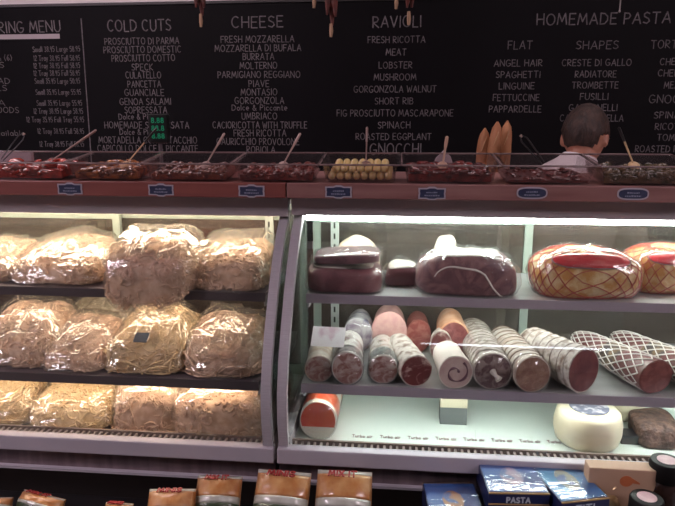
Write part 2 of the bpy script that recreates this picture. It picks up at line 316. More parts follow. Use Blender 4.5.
def make_case(x0, x1, label, side, lightc, dark):
    t = thing('display_case', label, 'display case', ((x0+x1)/2, 1.25, 0)); L = t.location
    def part(mb, name, m, par=t, **k):
        for v in mb.v: v -= L
        return mb.build(name, m, par, **k)
    sm = shelfd if dark else shelfm
    # cabinet, base band, sill
    part(MB().b2(x0, x1, 1.33, 1.80, 0, .70), 'cabinet', black, smooth=False)
    part(MB().b2(x0, x1, 1.262, 1.80, .700, .750), 'base_band', panel_m, smooth=False, bevel=.002)
    part(MB().b2(x0, x1, 1.236, 1.262, .752, .789), 'sill', alum, smooth=False, bevel=.003)
    part(MB().b2(x0, x1, 1.25, 1.262, .696, .702), 'base_lip', alum, smooth=False)
    # deck, grille
    part(MB().b2(x0+.004, x1-.004, 1.262, 1.76, .750, Z0), 'deck', shelfd if dark else white_in, smooth=False)
    g = MB(); g.b2(x0+.02, x1-.02, 1.266, 1.300, Z0, Z0+.006)
    part(g, 'vent_tray', P('vent_black', (.008, .008, .008), None, rough=.6), smooth=False)
    g = MB(); n = int((x1-x0-.04)/.0145)
    for i in range(n): xx = x0+.02+i*.0145; g.box((xx, 1.283, Z0+.011), (.0055, .034, .006))
    g.b2(x0+.02, x1-.02, 1.264, 1.268, Z0, Z0+.018); g.b2(x0+.02, x1-.02, 1.298, 1.304, Z0, Z0+.018)
    part(g, 'vent_grille', P('vent_slat', (.30, .28, .27) if not dark else (.20, .15, .13), None, rough=.5), smooth=False)
    # curved side frames, top valance
    for s, xa in ((0, x0+.0035), (1, x1-.0245)):
        part(curved_strip(xa, xa+.021), 'side_frame', steel, smooth=True)
    part(MB().b2(x0+.0035, x0+.0245, 1.27, 1.80, .75, .80), 'side_sill', steel, smooth=False)
    # top: valance board and roof
    part(MB().b2(x0, x1, 1.474, 1.51, 1.273 if dark else 1.277, 1.323), 'valance', P('valance_grey', (.40, .35, .36), None, rough=.4), smooth=False, bevel=.002)
    part(MB().b2(x0, x1, 1.505, 1.80, 1.300, 1.323), 'roof', P('roof_inner', (.45, .43, .42), None, rough=.5), smooth=False)
    part(glass_sheet(x0+.024, x1-.024), 'curved_glass', GL('case_glass', (.97, .985, .975), 1.45, .02), smooth=True)
    # end walls of glass
    prof = [(y+.012, z) for y, z in GP] + [(1.76, 1.275), (1.76, .792)]
    for xa in (x0+.007, x1-.011):
        mb = MB(); m = Matrix(((0, 0, 1, xa), (1, 0, 0, 0), (0, 1, 0, 0), (0, 0, 0, 1))); mb.prism(prof, .004, m)
        part(mb, 'end_glass', GL('end_glass', (.75, .78, .78), 1.45, .05), smooth=False)
    # shelf standards with slots at the back
    for xa in (x0+.075, x1-.10):
        st = part(MB().b2(xa, xa+.022, 1.672, 1.684, Z0, 1.297), 'shelf_standard', P('standard_white', (.52, .55, .52), None, rough=.4), smooth=False)
        mb = MB()
        for k in range(17): mb.b2(xa+.008, xa+.013, 1.6705, 1.6725, Z0+.03+k*.030, Z0+.046+k*.030)
        part(mb, 'slots', black, st, smooth=False)
    # shelves
    for z, yf, yb in ((Z1, 1.402, 1.665), (Z2, 1.312, 1.668)):
        s = part(MB().b2(x0+.045, x1-.045, yf, yb, z-.008, z), 'shelf', sm, smooth=False)
        part(MB().b2(x0+.045, x1-.045, yf-.004, yf, z-.020, z+.0015), 'shelf_lip', P('lip_dark', (.09, .075, .085), None, rough=.4, metal=.3) if dark else P('lip_lilac', (.32, .27, .32), None, rough=.4), s, smooth=False)
        for xa in (x0+.047, x1-.051):
            part(MB().b2(xa, xa+.004, yf+.01, yb, z-.035, z-.008), 'shelf_bracket', steel, smooth=False)
        part(MB().tube([(x0+.08, yf+.03, z-.016), (x1-.08, yf+.03, z-.016)], .006, 8), 'light_tube',
             P('tube_%s_low' % side, lightc, None, emit=(22 if dark else 27)), s)
    tz = 1.277 if dark else 1.266
    part(MB().tube([(x0+.03, 1.520, tz), (x1-.03, 1.520, tz)], .008, 8), 'light_tube', P('tube_%s' % side, lightc, None, emit=(46 if dark else 40)))
    part(MB().b2(x0+.02, x1-.02, 1.511, 1.55, tz+.009, 1.300), 'lamp_holder', P('lamp_white', (.55, .58, .55), None, rough=.4), smooth=False)
    # back: sliding doors
    for k, (xa, xb, yy) in enumerate(((x0+.02, (x0+x1)/2+.04, 1.72), ((x0+x1)/2-.04, x1-.02, 1.745))):
        mb = MB(); w = .022
        mb.b2(xa, xb, yy-.007, yy+.007, 1.222, 1.275); mb.b2(xa, xb, yy-.007, yy+.007, Z0, Z0+.03)
        mb.b2(xa, xa+w, yy-.007, yy+.007, Z0+.03, 1.222); mb.b2(xb-w, xb, yy-.007, yy+.007, Z0+.03, 1.222)
        d = part(mb, 'sliding_door', doorfr, smooth=False)
        part(MB().b2(xa+w, xb-w, yy-.002, yy+.002, Z0+.03, 1.222), 'door_glass', GL('door_glass', (.60, .58, .55), 1.5, .22, haze=.20, hazec=(.36, .31, .27), boost=1.3), d, smooth=False)
    part(MB().b2(x0, x1, 1.765, 1.80, .70, Z0+.02), 'rear_sill', steel, smooth=False)
    part(MB().b2(x0, x1, 1.765, 1.80, 1.26, 1.30), 'rear_head', steel, smooth=False)
    part(MB().b2(x0, x0+.004, 1.70, 1.80, Z0, 1.30), 'rear_post', steel, smooth=False)
    part(MB().b2(x1-.004, x1, 1.70, 1.80, Z0, 1.30), 'rear_post', steel, smooth=False)
    return t
XL, XR = -1.42, .92
make_case(XL, XS-.004, 'curved glass refrigerated case on the left filled with bags of fresh pasta', 'warm', (1.0, .82, .63), True)
rc = make_case(XS+.004, XR, 'curved glass refrigerated case on the right holding cured meats and cheeses', 'cool', (.92, 1.0, .95), False)
# printed strip on the white deck of the meat case
mb = MB()
for px in range(352, 600, 28):
    p = atz(px, 437+ (px-352)*.03, Z0+.001); write(mb, 'Turbo air', p - rc.location, X_, Vector((0, 1, 0)), Z_, .048, .012, .0016)
mb.build('printed_lettering', P('print_red', (.25, .16, .16), None, rough=.7), rc, smooth=False)

# wooden ledges on top
wood = P('red_wood', (.165, .042, .036), (.24, .072, .058), 6, .42, stretch=(.6, 6, 6), detail=6, lo=.3, hi=.7, coat=.2)
wood2 = P('worn_wood', (.20, .082, .074), (.30, .15, .135), 7, .45, stretch=(.6, 6, 6), detail=6, lo=.3, hi=.7, coat=.2)
for x0, x1, w, l in ((XL, XS-.0015, wood, 'reddish brown wooden ledge under the tubs above the pasta case'), (XS+.0015, XR, wood2, 'reddish brown wooden ledge under the tubs above the meat case')):
    tag(MB().b2(x0, x1, 1.43, 1.80, 1.3235, 1.3585).build('wooden_ledge', w, smooth=False, bevel=.002), l, 'ledge')

# ------------------------------------------------------------------ tubs on the ledge
ledge_z = 1.3585
bounds = [-35, 65, 142, 231, 319, 401, 501, 599, 700]
plastic = GL('clear_plastic', (.90, .86, .86), 1.45, .10, haze=.03, hazec=(.5, .42, .42), boost=.8)
tilt = R(7)
def tub_frame(x0, x1):
    pa, pb = at(x0, 166, 1.44), at(x1, 166, 1.44); w = pb.x-pa.x
    return (pa.x+pb.x)/2, w
def make_tub(x0, x1, label):
    cx, w = tub_frame(x0, x1); D = .158; H = .042; w -= .004; ta = .007; rim = .006
    t = thing('food_tub', label, 'tub', (cx, 1.437, ledge_z), group=None)
    t.rotation_euler = (tilt, 0, 0); t.location.z = ledge_z+.0006
    mb = MB(); a = w/2; th = .0018
    def ringpts(ins, z): 
        return [(-a+ins, ins, z), (a-ins, ins, z), (a-ins, D-ins, z), (-a+ins, D-ins, z)]
    lv = [ringpts(ta+rim, 0), ringpts(rim, H-.002), ringpts(0, H), ringpts(0, H+.002), ringpts(rim+th, H+.002), ringpts(ta+rim+th, th)]
    vs = [p for r_ in lv for p in r_]; fs = [(3, 2, 1, 0)]
    for i in range(5):
        for k in range(4): fs.append((i*4+k, i*4+(k+1) % 4, (i+1)*4+(k+1) % 4, (i+1)*4+k))
    fs.append((20, 21, 22, 23)); mb.add(vs, fs)
    mb.build('pan', plastic, t, smooth=False, bevel=.0012)
    mb = MB()
    mb.tube([(-a, 0, H+.001), (a, 0, H+.001), (a, D, H+.001), (-a, D, H+.001), (-a, 0, H+.001)], .0022, 6)
    mb.build('rim', P('rim_plastic', (.20, .13, .13), (.26, .18, .17), 30, .25, spec=.8), t)
    # wedge that keeps the tub level on its slope
    mb = MB(); mb.b2(-a+.02, a-.02, D-.03, D-.02, -.017, -.0005); mb.build('foot', plastic, t, smooth=False)
    return t, cx, w
def lumps(cx, w, mats, n, r, fill, label, name, cat, seed, sq=1.0, elong=1.0, only=None):
    """loose food: one uncountable heap per tub"""
    q = random.Random(seed); mb = MB(); D = .158; B = T(cx, 1.437, ledge_z) @ RX(tilt)
    a = w/2-.016; mb.b2(-a, a, .0155, D-.0155, .003, fill*.8); 
    for i in range(n):
        x = q.uniform(-a+r*.7, a-r*.7); y = .0155 + r*.7 + (D-.031-r*1.4)*(q.random()); z = fill*.8 + q.uniform(-.2, .6)*r
        if i < n*.3: y = .0165+r*.8; z = q.uniform(.003+r*.6, fill); x *= .95
        M = T(x, y, z) @ RZ(q.uniform(0, 6.3)) @ RX(q.uniform(-.6, .6)) 
        mb.ball((0, 0, 0), (r*elong*q.uniform(.8, 1.2), r*q.uniform(.8, 1.1), r*sq*q.uniform(.7, 1.0)), 7, 5, M)
    for v in mb.v: v[:] = (B @ v)[:]
    return tag(mb.build(name, mats), label, cat, kind='stuff')
food = [
 ('roasted_peppers', P('pepper_red', (.42, .035, .02), (.16, .02, .012), 60, .22, coat=.5), 90, .012, .026, 1.6, .6, 'glossy red roasted peppers in the leftmost tub', 'peppers'),
 ('marinated_vegetables', P('veg_orange', (.36, .12, .03), (.10, .025, .012), 50, .25, coat=.4), 120, .009, .024, 1.5, .7, 'orange and brown marinated vegetables in the second tub from the left', 'vegetables'),
 ('antipasto_mix', P('mix_brown', (.20, .05, .02), (.07, .012, .01), 70, .28, coat=.4), 140, .0075, .020, 1.3, .8, 'dark red antipasto mix in the third tub from the left', 'antipasto'),
 ('pepper_mix', P('mix_red', (.22, .035, .02), (.09, .012, .01), 70, .28, coat=.4), 130, .008, .020, 1.3, .8, 'dark red pepper mix in the tub left of the pale yellow balls', 'antipasto'),
 None,
 ('dried_tomatoes', P('tomato_dark', (.17, .018, .015), (.07, .01, .01), 60, .25, coat=.4), 130, .010, .026, 1.5, .5, 'dark red sun-dried tomatoes in the tub right of the pale yellow balls', 'tomatoes'),
 ('relish', P('relish_brown', (.13, .02, .016), (.07, .014, .012), 60, .3, coat=.3), 60, .008, .010, 1.2, .6, 'thin layer of dark brown relish in the nearly empty tub before the white shirt', 'relish'),
 ('olives', P('olive_dark', (.035, .035, .014), (.10, .06, .02), 40, .25, coat=.5), 120, .0095, .022, 1.2, 1.0, 'dark green and brown olives in the rightmost tub', 'olives'),
]
tub_labels = ['clear plastic tub of glossy red peppers at the left end of the ledge', 'clear plastic tub of orange and brown vegetables, second from the left', 'clear plastic tub of dark red antipasto, third from the left',
 'clear plastic tub just left of the ledge seam holding dark red mix', 'clear plastic tub filled with pale yellow balls', 'clear plastic tub of dark red tomatoes in front of the bread',
 'nearly empty clear plastic tub in front of the man in white', 'clear plastic tub of dark olives at the right end of the ledge']
for i in range(8):
    t, cx, w = make_tub(bounds[i], bounds[i+1], tub_labels[i])
    if food[i]:
        nm, m, n, r, fill, el, sq, lab, cat = food[i]
        lumps(cx, w, m, n, r, fill, lab, nm, cat, 30+i, sq, el)
    else:
        me = MB().ball((0, 0, 0), .0092, 12, 8).mesh('ball'); me.materials.append(P('ball_yellow', (.50, .34, .11), (.62, .47, .20), 50, .3, coat=.3, sub=.1)); me.shade_smooth()
        B = T(cx, 1.437, ledge_z) @ RX(tilt); a = w/2-.0265; cnt = 0
        for lay, z in enumerate((.0135, .0285)):
            nx, ny = (8, 6) if lay == 0 else (7, 5); 
            for iy in range(ny):
                for ix in range(nx):
                    x = -a + 2*a*(ix/(nx-1)) * 1.0 if lay == 0 else -a*.86 + 1.72*a*ix/(nx-1)
                    y = .0265 + iy*.0208 + (0 if lay == 0 else .010)
                    o = bpy.data.objects.new('marinated_ball', me); C.objects.link(o)
                    o.location = B @ Vector((x+rnd.uniform(-.0008, .0008), y+rnd.uniform(-.0006, .0006), z-.0012))
                    o.scale = (1.03, 1.03, .97)
                    tag(o, 'small pale yellow ball among those filling the clear tub below the GNOCCHI heading', 'food ball', 'pale yellow balls in the clear tub')

# serving utensils
def utensil(p0, p1, i, label, dark=False, tongs=False, Yt=1.50, lean=.03, mat=None):
    a = at(p0[0], p0[1], Yt); b = at(p1[0], p1[1], Yt+lean)
    t = thing('serving_tongs' if tongs else 'serving_spoon', label, 'tongs' if tongs else 'spoon', a)
    d = b-a; L = d.length; n = d.normalized()
    hm = mat or P('handle_steel', (.42, .32, .27), None, rough=.35, metal=.6)
    dm = P('grip_black', (.012, .010, .010), None, rough=.35)
    side = n.cross(Vector((0, 1, 0))).normalized()
    if tongs:
        for s in (-1, 1):
            pts = [Vector((0, 0, 0)) + side*s*.003, d*.5 + side*s*.006, d*.85+side*s*.0075, d + side*s*.002]
            MB().tube([p for p in pts], [.0022, .0026, .0028, .002], 6, flat=.7).build('arm', dm if dark else hm, t)
        MB().tube([d*.96, d*1.03], .0035, 6).build('hinge', hm, t)
    else:
        MB().tube([d*0, d*.3, d*.62], [.0024, .0026, .003], 6, flat=.7).build('handle', hm, t)
        MB().tube([d*.6, d*.8, d*1.0, d*1.03], [.0036, .0044, .0042, .002], 8, flat=.7).build('grip', dm if dark else hm, t)
        MB().ball((0, 0, 0), (.013, .016, .005), 12, 6, T(*(-n*.006)) @ RX(.5)).build('bowl', hm, t)
    return t
U = P('handle_pink', (.36, .24, .21), None, rough=.45, metal=.2)
utensil((48, 163), (95, 131), 0, 'slender pinkish serving spoon rising from the peppers to the right', mat=U)
utensil((2, 160), (24, 134), 0, 'dark tongs standing in the leftmost tub', dark=True, tongs=True)
utensil((127, 163), (156, 129), 1, 'serving spoon with dark grip leaning right in the second tub', dark=True, mat=P('handle_gold', (.5, .3, .16), None, rough=.4, metal=.2))
utensil((207, 163), (224, 134), 2, 'short pink handled spoon in the third tub from the left', mat=U)
utensil((284, 163), (300, 134), 3, 'dark tipped spoon in the tub beside the ledge seam', mat=U)
utensil((366, 162), (367, 128), 4, 'upright dark brown spoon standing among pale yellow balls', mat=P('handle_brown', (.20, .10, .08), None, rough=.4))
utensil((443, 163), (447, 137), 5, 'upright tan handled spoon with black collar in the tomatoes', mat=P('handle_tan', (.38, .22, .15), None, rough=.5))
utensil((543, 163), (521, 136), 6, 'dark metal tongs leaning left in the nearly empty tub', dark=True, tongs=True)
utensil((633, 163), (619, 128), 7, 'wooden handled spoon with black tip in the olives', dark=True, mat=P('handle_wood', (.50, .33, .17), None, rough=.5))

# little plaques on the ledge front
navy = P('plaque_navy', (.022, .026, .065), (.04, .05, .10), 40, .35)
pborder = P('plaque_border', (.42, .38, .43), None, rough=.4)
plw = P('plaque_print', (.26, .28, .36), None, rough=.5)
def plaque(px, py, kind, label):
    p = at(px, py, 1.4295); t = thing('ledge_plaque', label, 'plaque', (p.x, 1.4298, p.z))
    M = RX(R(90))
    if kind == 0:
        def poly(s): 
            a, b = .031*s, .0125*(1-(1-s)*2.1); q = [(-a, -b), (-.012, -b), (-.006, -b*1.25), (.006, -b*1.25), (.012, -b), (a, -b), (a, -b*.35), (a*.97, 0), (a, b*.35), (a, b), (.012, b), (.006, b*1.25), (-.006, b*1.25), (-.012, b), (-a, b), (-a, b*.35), (-a*.97, 0), (-a, -b*.35)]
            return q
    else:
        def poly(s): a, b = .034*(1-(1-s)*.8), .0135*(1-(1-s)*2.0); return [(a*math.copysign(abs(math.cos(k))**.6, math.cos(k)), b*math.copysign(abs(math.sin(k))**.7, math.sin(k))) for k in [2*math.pi*j/24+.01 for j in range(24)]]
    MB().prism(poly(1.0), .0012, M).build('border', pborder, t, smooth=False)
    MB().prism(poly(.88), .0018, M).build('plate', navy, t, smooth=False)
    mb = MB()
    for k, (w, y) in enumerate(((.026, .001), (.034, -.006))):
        x = -w/2
        while x < w/2: 
            l = rnd.uniform(.002, .005); mb.b2(x, min(x+l, w/2), -.0022, -.0017, y, y+.0022+rnd.uniform(0, .0012)); x += l+.0012
    mb.build('print', plw, t, smooth=False)
for px, py, k, l in ((70, 189, 0, 'small navy plaque with pale border below the leftmost peppers'), (161, 190, 0, 'small navy scroll plaque, second from the left'), (251.5, 191, 0, 'small navy plaque just left of the ledge seam'),
                     (338.5, 192, 0, 'faded grey blue plaque just right of the ledge seam'), (432, 193.5, 0, 'navy scroll plaque below the dark tomatoes'), (532, 193, 1, 'rounded navy plaque below the nearly empty tub'), (633, 194, 1, 'rounded dark navy plaque below the olives')):
    plaque(px, py, k, l)

# ------------------------------------------------------------------ shapes for food
def sg(c, e): return math.copysign(abs(c)**e, c)
def blob_fn(w, d, h, e1, e2, amp, seed, lean=0, freq=14, ridge=0, inflate=0, taper=0, cut=.16):
    off = Vector((seed*3.1, seed*1.7, seed*.9))
    def fn(u, v):
        a = 2*math.pi*u; p = -math.pi/2 + math.pi*min(max(v, .012), .988)
        cp = sg(math.cos(p), e1); x = w/2*cp*sg(math.cos(a), e2); y = d/2*cp*sg(math.sin(a), e2); z = h/2*sg(math.sin(p), e1)
        x *= 1 - taper*(z/h)
        q = Vector((x, y, z)); n = q.normalized()
        k = amp*noise.noise(q*freq+off) + amp*.5*noise.noise(q*freq*2.3+off)
        if ridge:
            rr = 1-abs(noise.noise(Vector((q.x*18+q.z*7, q.y*15, q.z*30))+off))*3.2; k += ridge*max(0, rr) ; k += ridge*.7*max(0, 1-abs(noise.noise(Vector((q.x*40-q.z*30, q.y*20, q.z*26))-off))*3)
        q = q + n*(k+inflate); q.z = max((q.z + h*(.5-cut))/(1-cut), .001+ (0 if inflate else .0018)); q.y += lean*q.z
        return q
    return fn
film = GL('bag_film', (.99, .98, .95), 1.5, .075, haze=.08, hazec=(.92, .86, .78), bump=.45, bscale=24, boost=2.6, stretch=(1, 1, 2.0), top=.32)
film_meat = GL('meat_film', (.97, .97, .97), 1.5, .09, haze=.03, hazec=(.85, .85, .9), bump=.3, bscale=30, boost=1.2, top=.22)
past = {
 'tan': P('pasta_tan', (.68, .44, .31), (.82, .58, .44), 60, .55),
 'yellow': P('pasta_yellow', (.70, .49, .26), (.82, .62, .38), 50, .5),
 'brown': P('pasta_brown', (.60, .38, .26), (.74, .51, .38), 60, .55),
 'pale': P('pasta_pale', (.82, .72, .58), (.88, .80, .68), 40, .5)}
def crease(q, off, amp):
    """long film folds running in a few directions"""
    k = 0
    for sx, sz_, f in ((9, 26, 1.0), (22, -20, .8), (30, 9, .6)):
        r_ = 1-abs(noise.noise(Vector((q.x*sx+q.z*sz_*.4, q.y*10, q.z*sz_-q.x*sx*.3))+off))*4.0
        if r_ > 0: k += f*r_*r_
    return amp*k
def pasta_bag(label, cx, y, z, w, d, h, kind='tan', shape='short', seed=1, lean=.25, rz=0, tail=None, n=420, e1=.7, e2=.5, sticker=False, ptop=1.0, slump=.45, over=None, flap=True, cr=.0075):
    """clear film bag of loose pasta; origin at its foot, front edge at y"""
    t = thing('pasta_bag', label, 'bag of pasta', (cx, y+d/2, z+.0008), rz)
    q = random.Random(seed); m = past[kind]; off = Vector((seed*1.3, seed*2.9, -seed))
    def shape_of(fn, lo):
        def g(u, v):
            p = fn(u, v); k = min(max((p.y+d/2)/d, 0), 1); k = k*k*(3-2*k)
            p = Vector((p.x, p.y, p.z*(1-slump+slump*k)))
            p.z *= 1+.16*noise.noise(Vector((p.x*11, p.y*5, 0))+off)
            if over is not None:
                f = over-(y+d/2+p.y)
                if f > 0: p.z -= min(1, f/.035)**1.3*.045*max(0, 1-p.z/(h*.8))
                elif p.z < lo: p.z = lo
            return p
        return g
    base = shape_of(blob_fn(w*.97, d*.93, h*.90*ptop, e1, e2, .006, seed, lean), .0005)
    mb = MB(); mb.surf(base, 36, 18)
    def strands(cnt, shp, vlo, vhi):
        for i in range(cnt):
            u = q.random(); v = vlo + (vhi-vlo)*q.random()**.8
            p = base(u, v); e = .004; du = base((u+e) % 1, v)-p; dv = base(u, min(v+e, .98))-p
            nn = du.cross(dv)
            if nn.length < 1e-10: continue
            nn.normalize(); du.normalize(); tv = nn.cross(du)
            if shp == 'long': an = q.gauss(0.15, .35); L = q.uniform(.04, .08); rr = .0022
            elif shp == 'ribbon': an = q.uniform(0, math.pi); L = q.uniform(.02, .038); rr = .0030
            else: an = q.uniform(0, math.pi); L = q.uniform(.013, .022); rr = .0040
            dr = du*math.cos(an)+tv*math.sin(an); sd = nn.cross(dr); b = q.uniform(-.5, .5)*L; pts = []; up_ = q.uniform(0, .004)
            for s_ in (-.5, -.25, 0, .25, .5):
                w_ = p + dr*(L*s_) + sd*(b*(1-4*s_*s_)) + nn*up_ - nn*(L*L*s_*s_*4.0)
                if over is None and w_.z < .004: w_.z = .004
                pts.append(w_)
            mb.tube(pts, rr, 5)
    strands(int(n*1.5), shape, .15, .97)
    tag(mb.build('pasta', m, t), kind='stuff')
    bf = blob_fn(w, d, h, e1, e2, .006, seed, lean, inflate=.0045)
    def raw(u, v):
        p = bf(u, v); c = Vector((0, 0, h*.45)); nn = (p-c).normalized(); return p+nn*crease(p, off, cr)
    fo = shape_of(raw, .0002)
    f = MB(); f.surf(fo, 84, 44); f.build('plastic_film', film, t, smooth='full')
    if flap:            # loose film at the mouth of the bag, thrown over its top
        sx = q.choice((-1, 1)); ph = q.uniform(0, 6)
        def tf(u, v):
            x = (u-.5)*w*(.95-.3*v) + sx*.02*v; yy = d*(.28-.62*v)
            b = fo(.75+(u-.5)*.001, .97).z if False else 0
            zz = h*(1.0-.50*v*v*slump*2)*(1-slump*.2)*ptop + .012*math.sin(math.pi*v) + (.005+.004*v)*math.sin(u*19+v*4+ph) + .008*noise.noise(Vector((u*5, v*5, seed)))
            return Vector((x, yy+lean*zz*.8, zz+.002-.03*abs(2*u-1)**3))
        tb = MB(); tb.surf(tf, 40, 12, closeu=False, cap=False); tb.build('bag_mouth', film, t, smooth='full')
    if tail:            # gathered mouth pulled out to one side
        sx, tw, tl_, tz = tail
        def tf2(u, v):
            x = sx*(w*.36 + v*tl_); yy = (u-.5)*tw*(1-.35*math.sin(v*2.6)) + d*.05; zz = h*.78*ptop + tz*v + .009*math.sin(u*26+v*5)
            return Vector((x, yy+lean*zz, max(zz, .004)))
        tb = MB(); tb.surf(tf2, 26, 10, closeu=False, cap=False); tb.build('bag_mouth', film, t, smooth='full')
    if sticker:
        p = fo(.74, .80); M = T(p.x+.01, p.y-.004, p.z+.004) @ RX(R(35))
        MB().box((0, 0, 0), (.034, .028, .0008), M).build('sticker', P('sticker_grey', (.06, .075, .10), None, rough=.4), t, smooth=False)
    return t
def XY(px, py, Y): return at(px, py, Y).x
# top shelf, left case
pasta_bag('clear bag of tan pasta cut off by the left edge, on the top shelf', XY(-14, 280, 1.46), 1.425, Z1, .17, .19, .092, 'tan', 'short', 3, e2=.5)
pasta_bag('wide bag of pasta with glossy folds, left of the tallest bag, top shelf', XY(56, 280, 1.45), 1.415, Z1, .245, .20, .110, 'tan', 'short', 5, n=560, ptop=.95)
pasta_bag('tallest bag of tan pasta, bulging over the edge of the top shelf', XY(149, 280, 1.40), 1.358, Z1, .215, .20, .140, 'brown', 'ribbon', 8, lean=.10, n=600, tail=(1, .12, .05, .0), e1=.5, ptop=.90, slump=.32, over=1.394, cr=.006)
pasta_bag('bag of pasta pressed against the right end of the top shelf', XY(229, 280, 1.44), 1.402, Z1, .180, .20, .120, 'brown', 'short', 11, n=520, ptop=.88, slump=.36, e1=.55, cr=.006)
# middle shelf
pasta_bag('bag of pale pasta at the left end of the middle shelf', XY(12, 350, 1.36), 1.322, Z2, .205, .20, .135, 'tan', 'ribbon', 14, n=460, slump=.5)
pasta_bag('flat pale bag lying behind on the middle shelf', XY(93, 310, 1.54), 1.54, Z2, .20, .11, .105, 'pale', 'long', 15, lean=.2, n=200, slump=.2)
pasta_bag('low bag with bright folds on the middle shelf, left of the stickered bag', XY(72, 350, 1.35), 1.318, Z2, .165, .18, .100, 'tan', 'ribbon', 16, lean=.3, n=440, slump=.55)
pasta_bag('bag of long yellow pasta with a grey sticker on the middle shelf', XY(143, 350, 1.35), 1.317, Z2, .20, .20, .125, 'yellow', 'long', 17, n=480, sticker=True, slump=.5)
pasta_bag('bag of short brown pasta at the right end of the middle shelf', XY(221, 350, 1.35), 1.317, Z2, .185, .20, .125, 'brown', 'long', 18, lean=.25, n=500, ptop=.95, slump=.45)
# deck
pasta_bag('shiny bag of yellow pasta cut off by the left edge, on the bottom deck', XY(-6, 420, 1.33), 1.312, Z0, .17, .18, .118, 'yellow', 'long', 21, flap=False, n=360, slump=.38, cr=.009)
pasta_bag('low glossy bag of pasta on the bottom deck, left of the tall bag', XY(68, 420, 1.33), 1.304, Z0, .205, .19, .106, 'yellow', 'ribbon', 22, flap=False, lean=.3, n=520, slump=.36, cr=.009)
pasta_bag('tall upright bag of curly pasta in the middle of the bottom deck', XY(145, 420, 1.34), 1.322, Z0, .175, .16, .124, 'brown', 'ribbon', 23, flap=False, lean=.15, n=620, e1=.45, ptop=.88, slump=.12, cr=.005)
pasta_bag('large bag of tan pasta at the right end of the bottom deck', XY(216, 420, 1.32), 1.302, Z0, .225, .18, .122, 'brown', 'short', 24, flap=False, lean=.12, n=700, e1=.45, ptop=.9, slump=.12, cr=.005)
# loaves behind the bags on the deck
for px, y, w, h, l, m in ((15, 1.575, .10, .10, 'pale yellow wrapped packet behind the bags at the far left of the bottom deck', P('packet_yellow', (.75, .55, .25), None, rough=.5)),
                       (62, 1.57, .075, .085, 'dark knobbly brown bundle behind the bags on the bottom deck', P('bundle_brown', (.20, .11, .05), (.06, .03, .015), 50, .6, bump=.6, bscale=60)),
                       (93, 1.575, .06, .10, 'small golden packet behind the bags beside the brown bundle', P('packet_gold', (.65, .42, .16), None, rough=.5))):
    tag(MB().surf(blob_fn(w, .07, h, .6, .6, .006, px), 24, 14).build('wrapped_packet', m), l, 'packet').location = (XY(px, 370, y), y+.02, Z0)

# ------------------------------------------------------------------ cured meats
fat = P('fat_white', (.72, .64, .58), (.80, .74, .68), 20, .4, coat=.3)
marble = lambda n, a, b, s=55, lo=.45, hi=.62: P(n, a, b, s, .35, lo=lo, hi=hi, detail=6, dist=1.0, coat=.5)
def sausage(label, cx, yf, z, r, L, casing, face=None, rz=0, rx=0, cut=True, flat=1.0, name='salami', cat='salami', taper=.85, wrap=False, net=None, group=None, bands=None, tie=False, seed=1, rings=0, ringm=None):
    """lies along local +y from its near end"""
    t = thing(name, label, cat, (cx, yf, z+.0006), rz, group, rx)
    off = Vector((seed*2.3, 0, seed)); rh = r*flat
    def rad(v):
        if cut: k = 1.0 if v < .75 else math.sqrt(max(.02, 1-((v-.75)/.25)**2*.96))
        else: k = math.sqrt(max(.04, 1-(abs(v-.5)*2)**3.2*.96)) 
        return k*(1-(1-taper)*v if cut else 1)
    def fn(u, v, add=0.0):
        a = 2*math.pi*u; k = rad(v)
        q = Vector((math.cos(a)*r*k, L*v, math.sin(a)*rh*k)); n = Vector((math.cos(a), 0, math.sin(a)))
        q += n*(.0018*noise.noise(q*30+off)+add); q.z = max(q.z + rh*(.5+.5*k if not cut else 1.0*1), .0008); 
        return q
    MB().surf(fn, 28, 22).build('casing', casing, t)
    if cut and face:
        mb = MB(); n = 28
        vs = [(math.cos(2*math.pi*i/n)*r*.93, -.0012, rh+math.sin(2*math.pi*i/n)*rh*.93) for i in range(n)] + [(math.cos(2*math.pi*i/n)*r*.95, .004, rh+math.sin(2*math.pi*i/n)*rh*.95) for i in range(n)]
        mb.add(vs, [tuple(range(n))] + [(i, n+i, n+(i+1) % n, (i+1) % n) for i in range(n)]); mb.build('cut_face', face, t)
    if bands:
        for v, m in bands:
            v0, v1 = v; mb = MB(); mb.surf(lambda u, w: fn(u, v0+(v1-v0)*w, .0009), 28, 6, cap=False); o = mb.build('label_band', m, t)
    if rings:
        mb = MB()
        for k in range(rings):
            v = .08+.86*k/rings; mb.tube([fn(j/20 % 1, v+.012*math.sin(j), .0008) for j in range(21)], .0010, 4)
        mb.build('string_rings', ringm or P('ring_string', (.34, .28, .24), None, rough=.7), t)
    if net:
        n1, tw, m, rr = net; mb = MB()
        for s in (1, -1):
            for k in range(n1):
                pts = [fn((k/n1 + s*tw*j/26) % 1, .03+.94*j/26, .0012) for j in range(27)]; mb.tube(pts, rr, 4)
        mb.build('netting', m, t)
    if tie:
        mb = MB(); mb.tube([(0, -.001, rh), (.004, -.014, rh*.9), (.010, -.022, rh*.75)], [.008, .004, .009], 8); mb.build('casing_twist', casing, t)
    if wrap:
        mb = MB(); mb.surf(lambda u, v: fn(u, -.012+v*1.024, .0022+.0012*noise.noise(Vector((u*12, v*9, seed)))), 40, 26); mb.build('plastic_wrap', film_meat, t, smooth='full')
    return t
wc = P('casing_white', (.58, .52, .47), (.20, .13, .10), 60, .6, lo=.45, hi=.68, bump=.3, bscale=80)
wc2 = P('casing_white_dark', (.66, .62, .58), (.16, .09, .09), 16, .55, lo=.5, hi=.62, bump=.3, bscale=80)
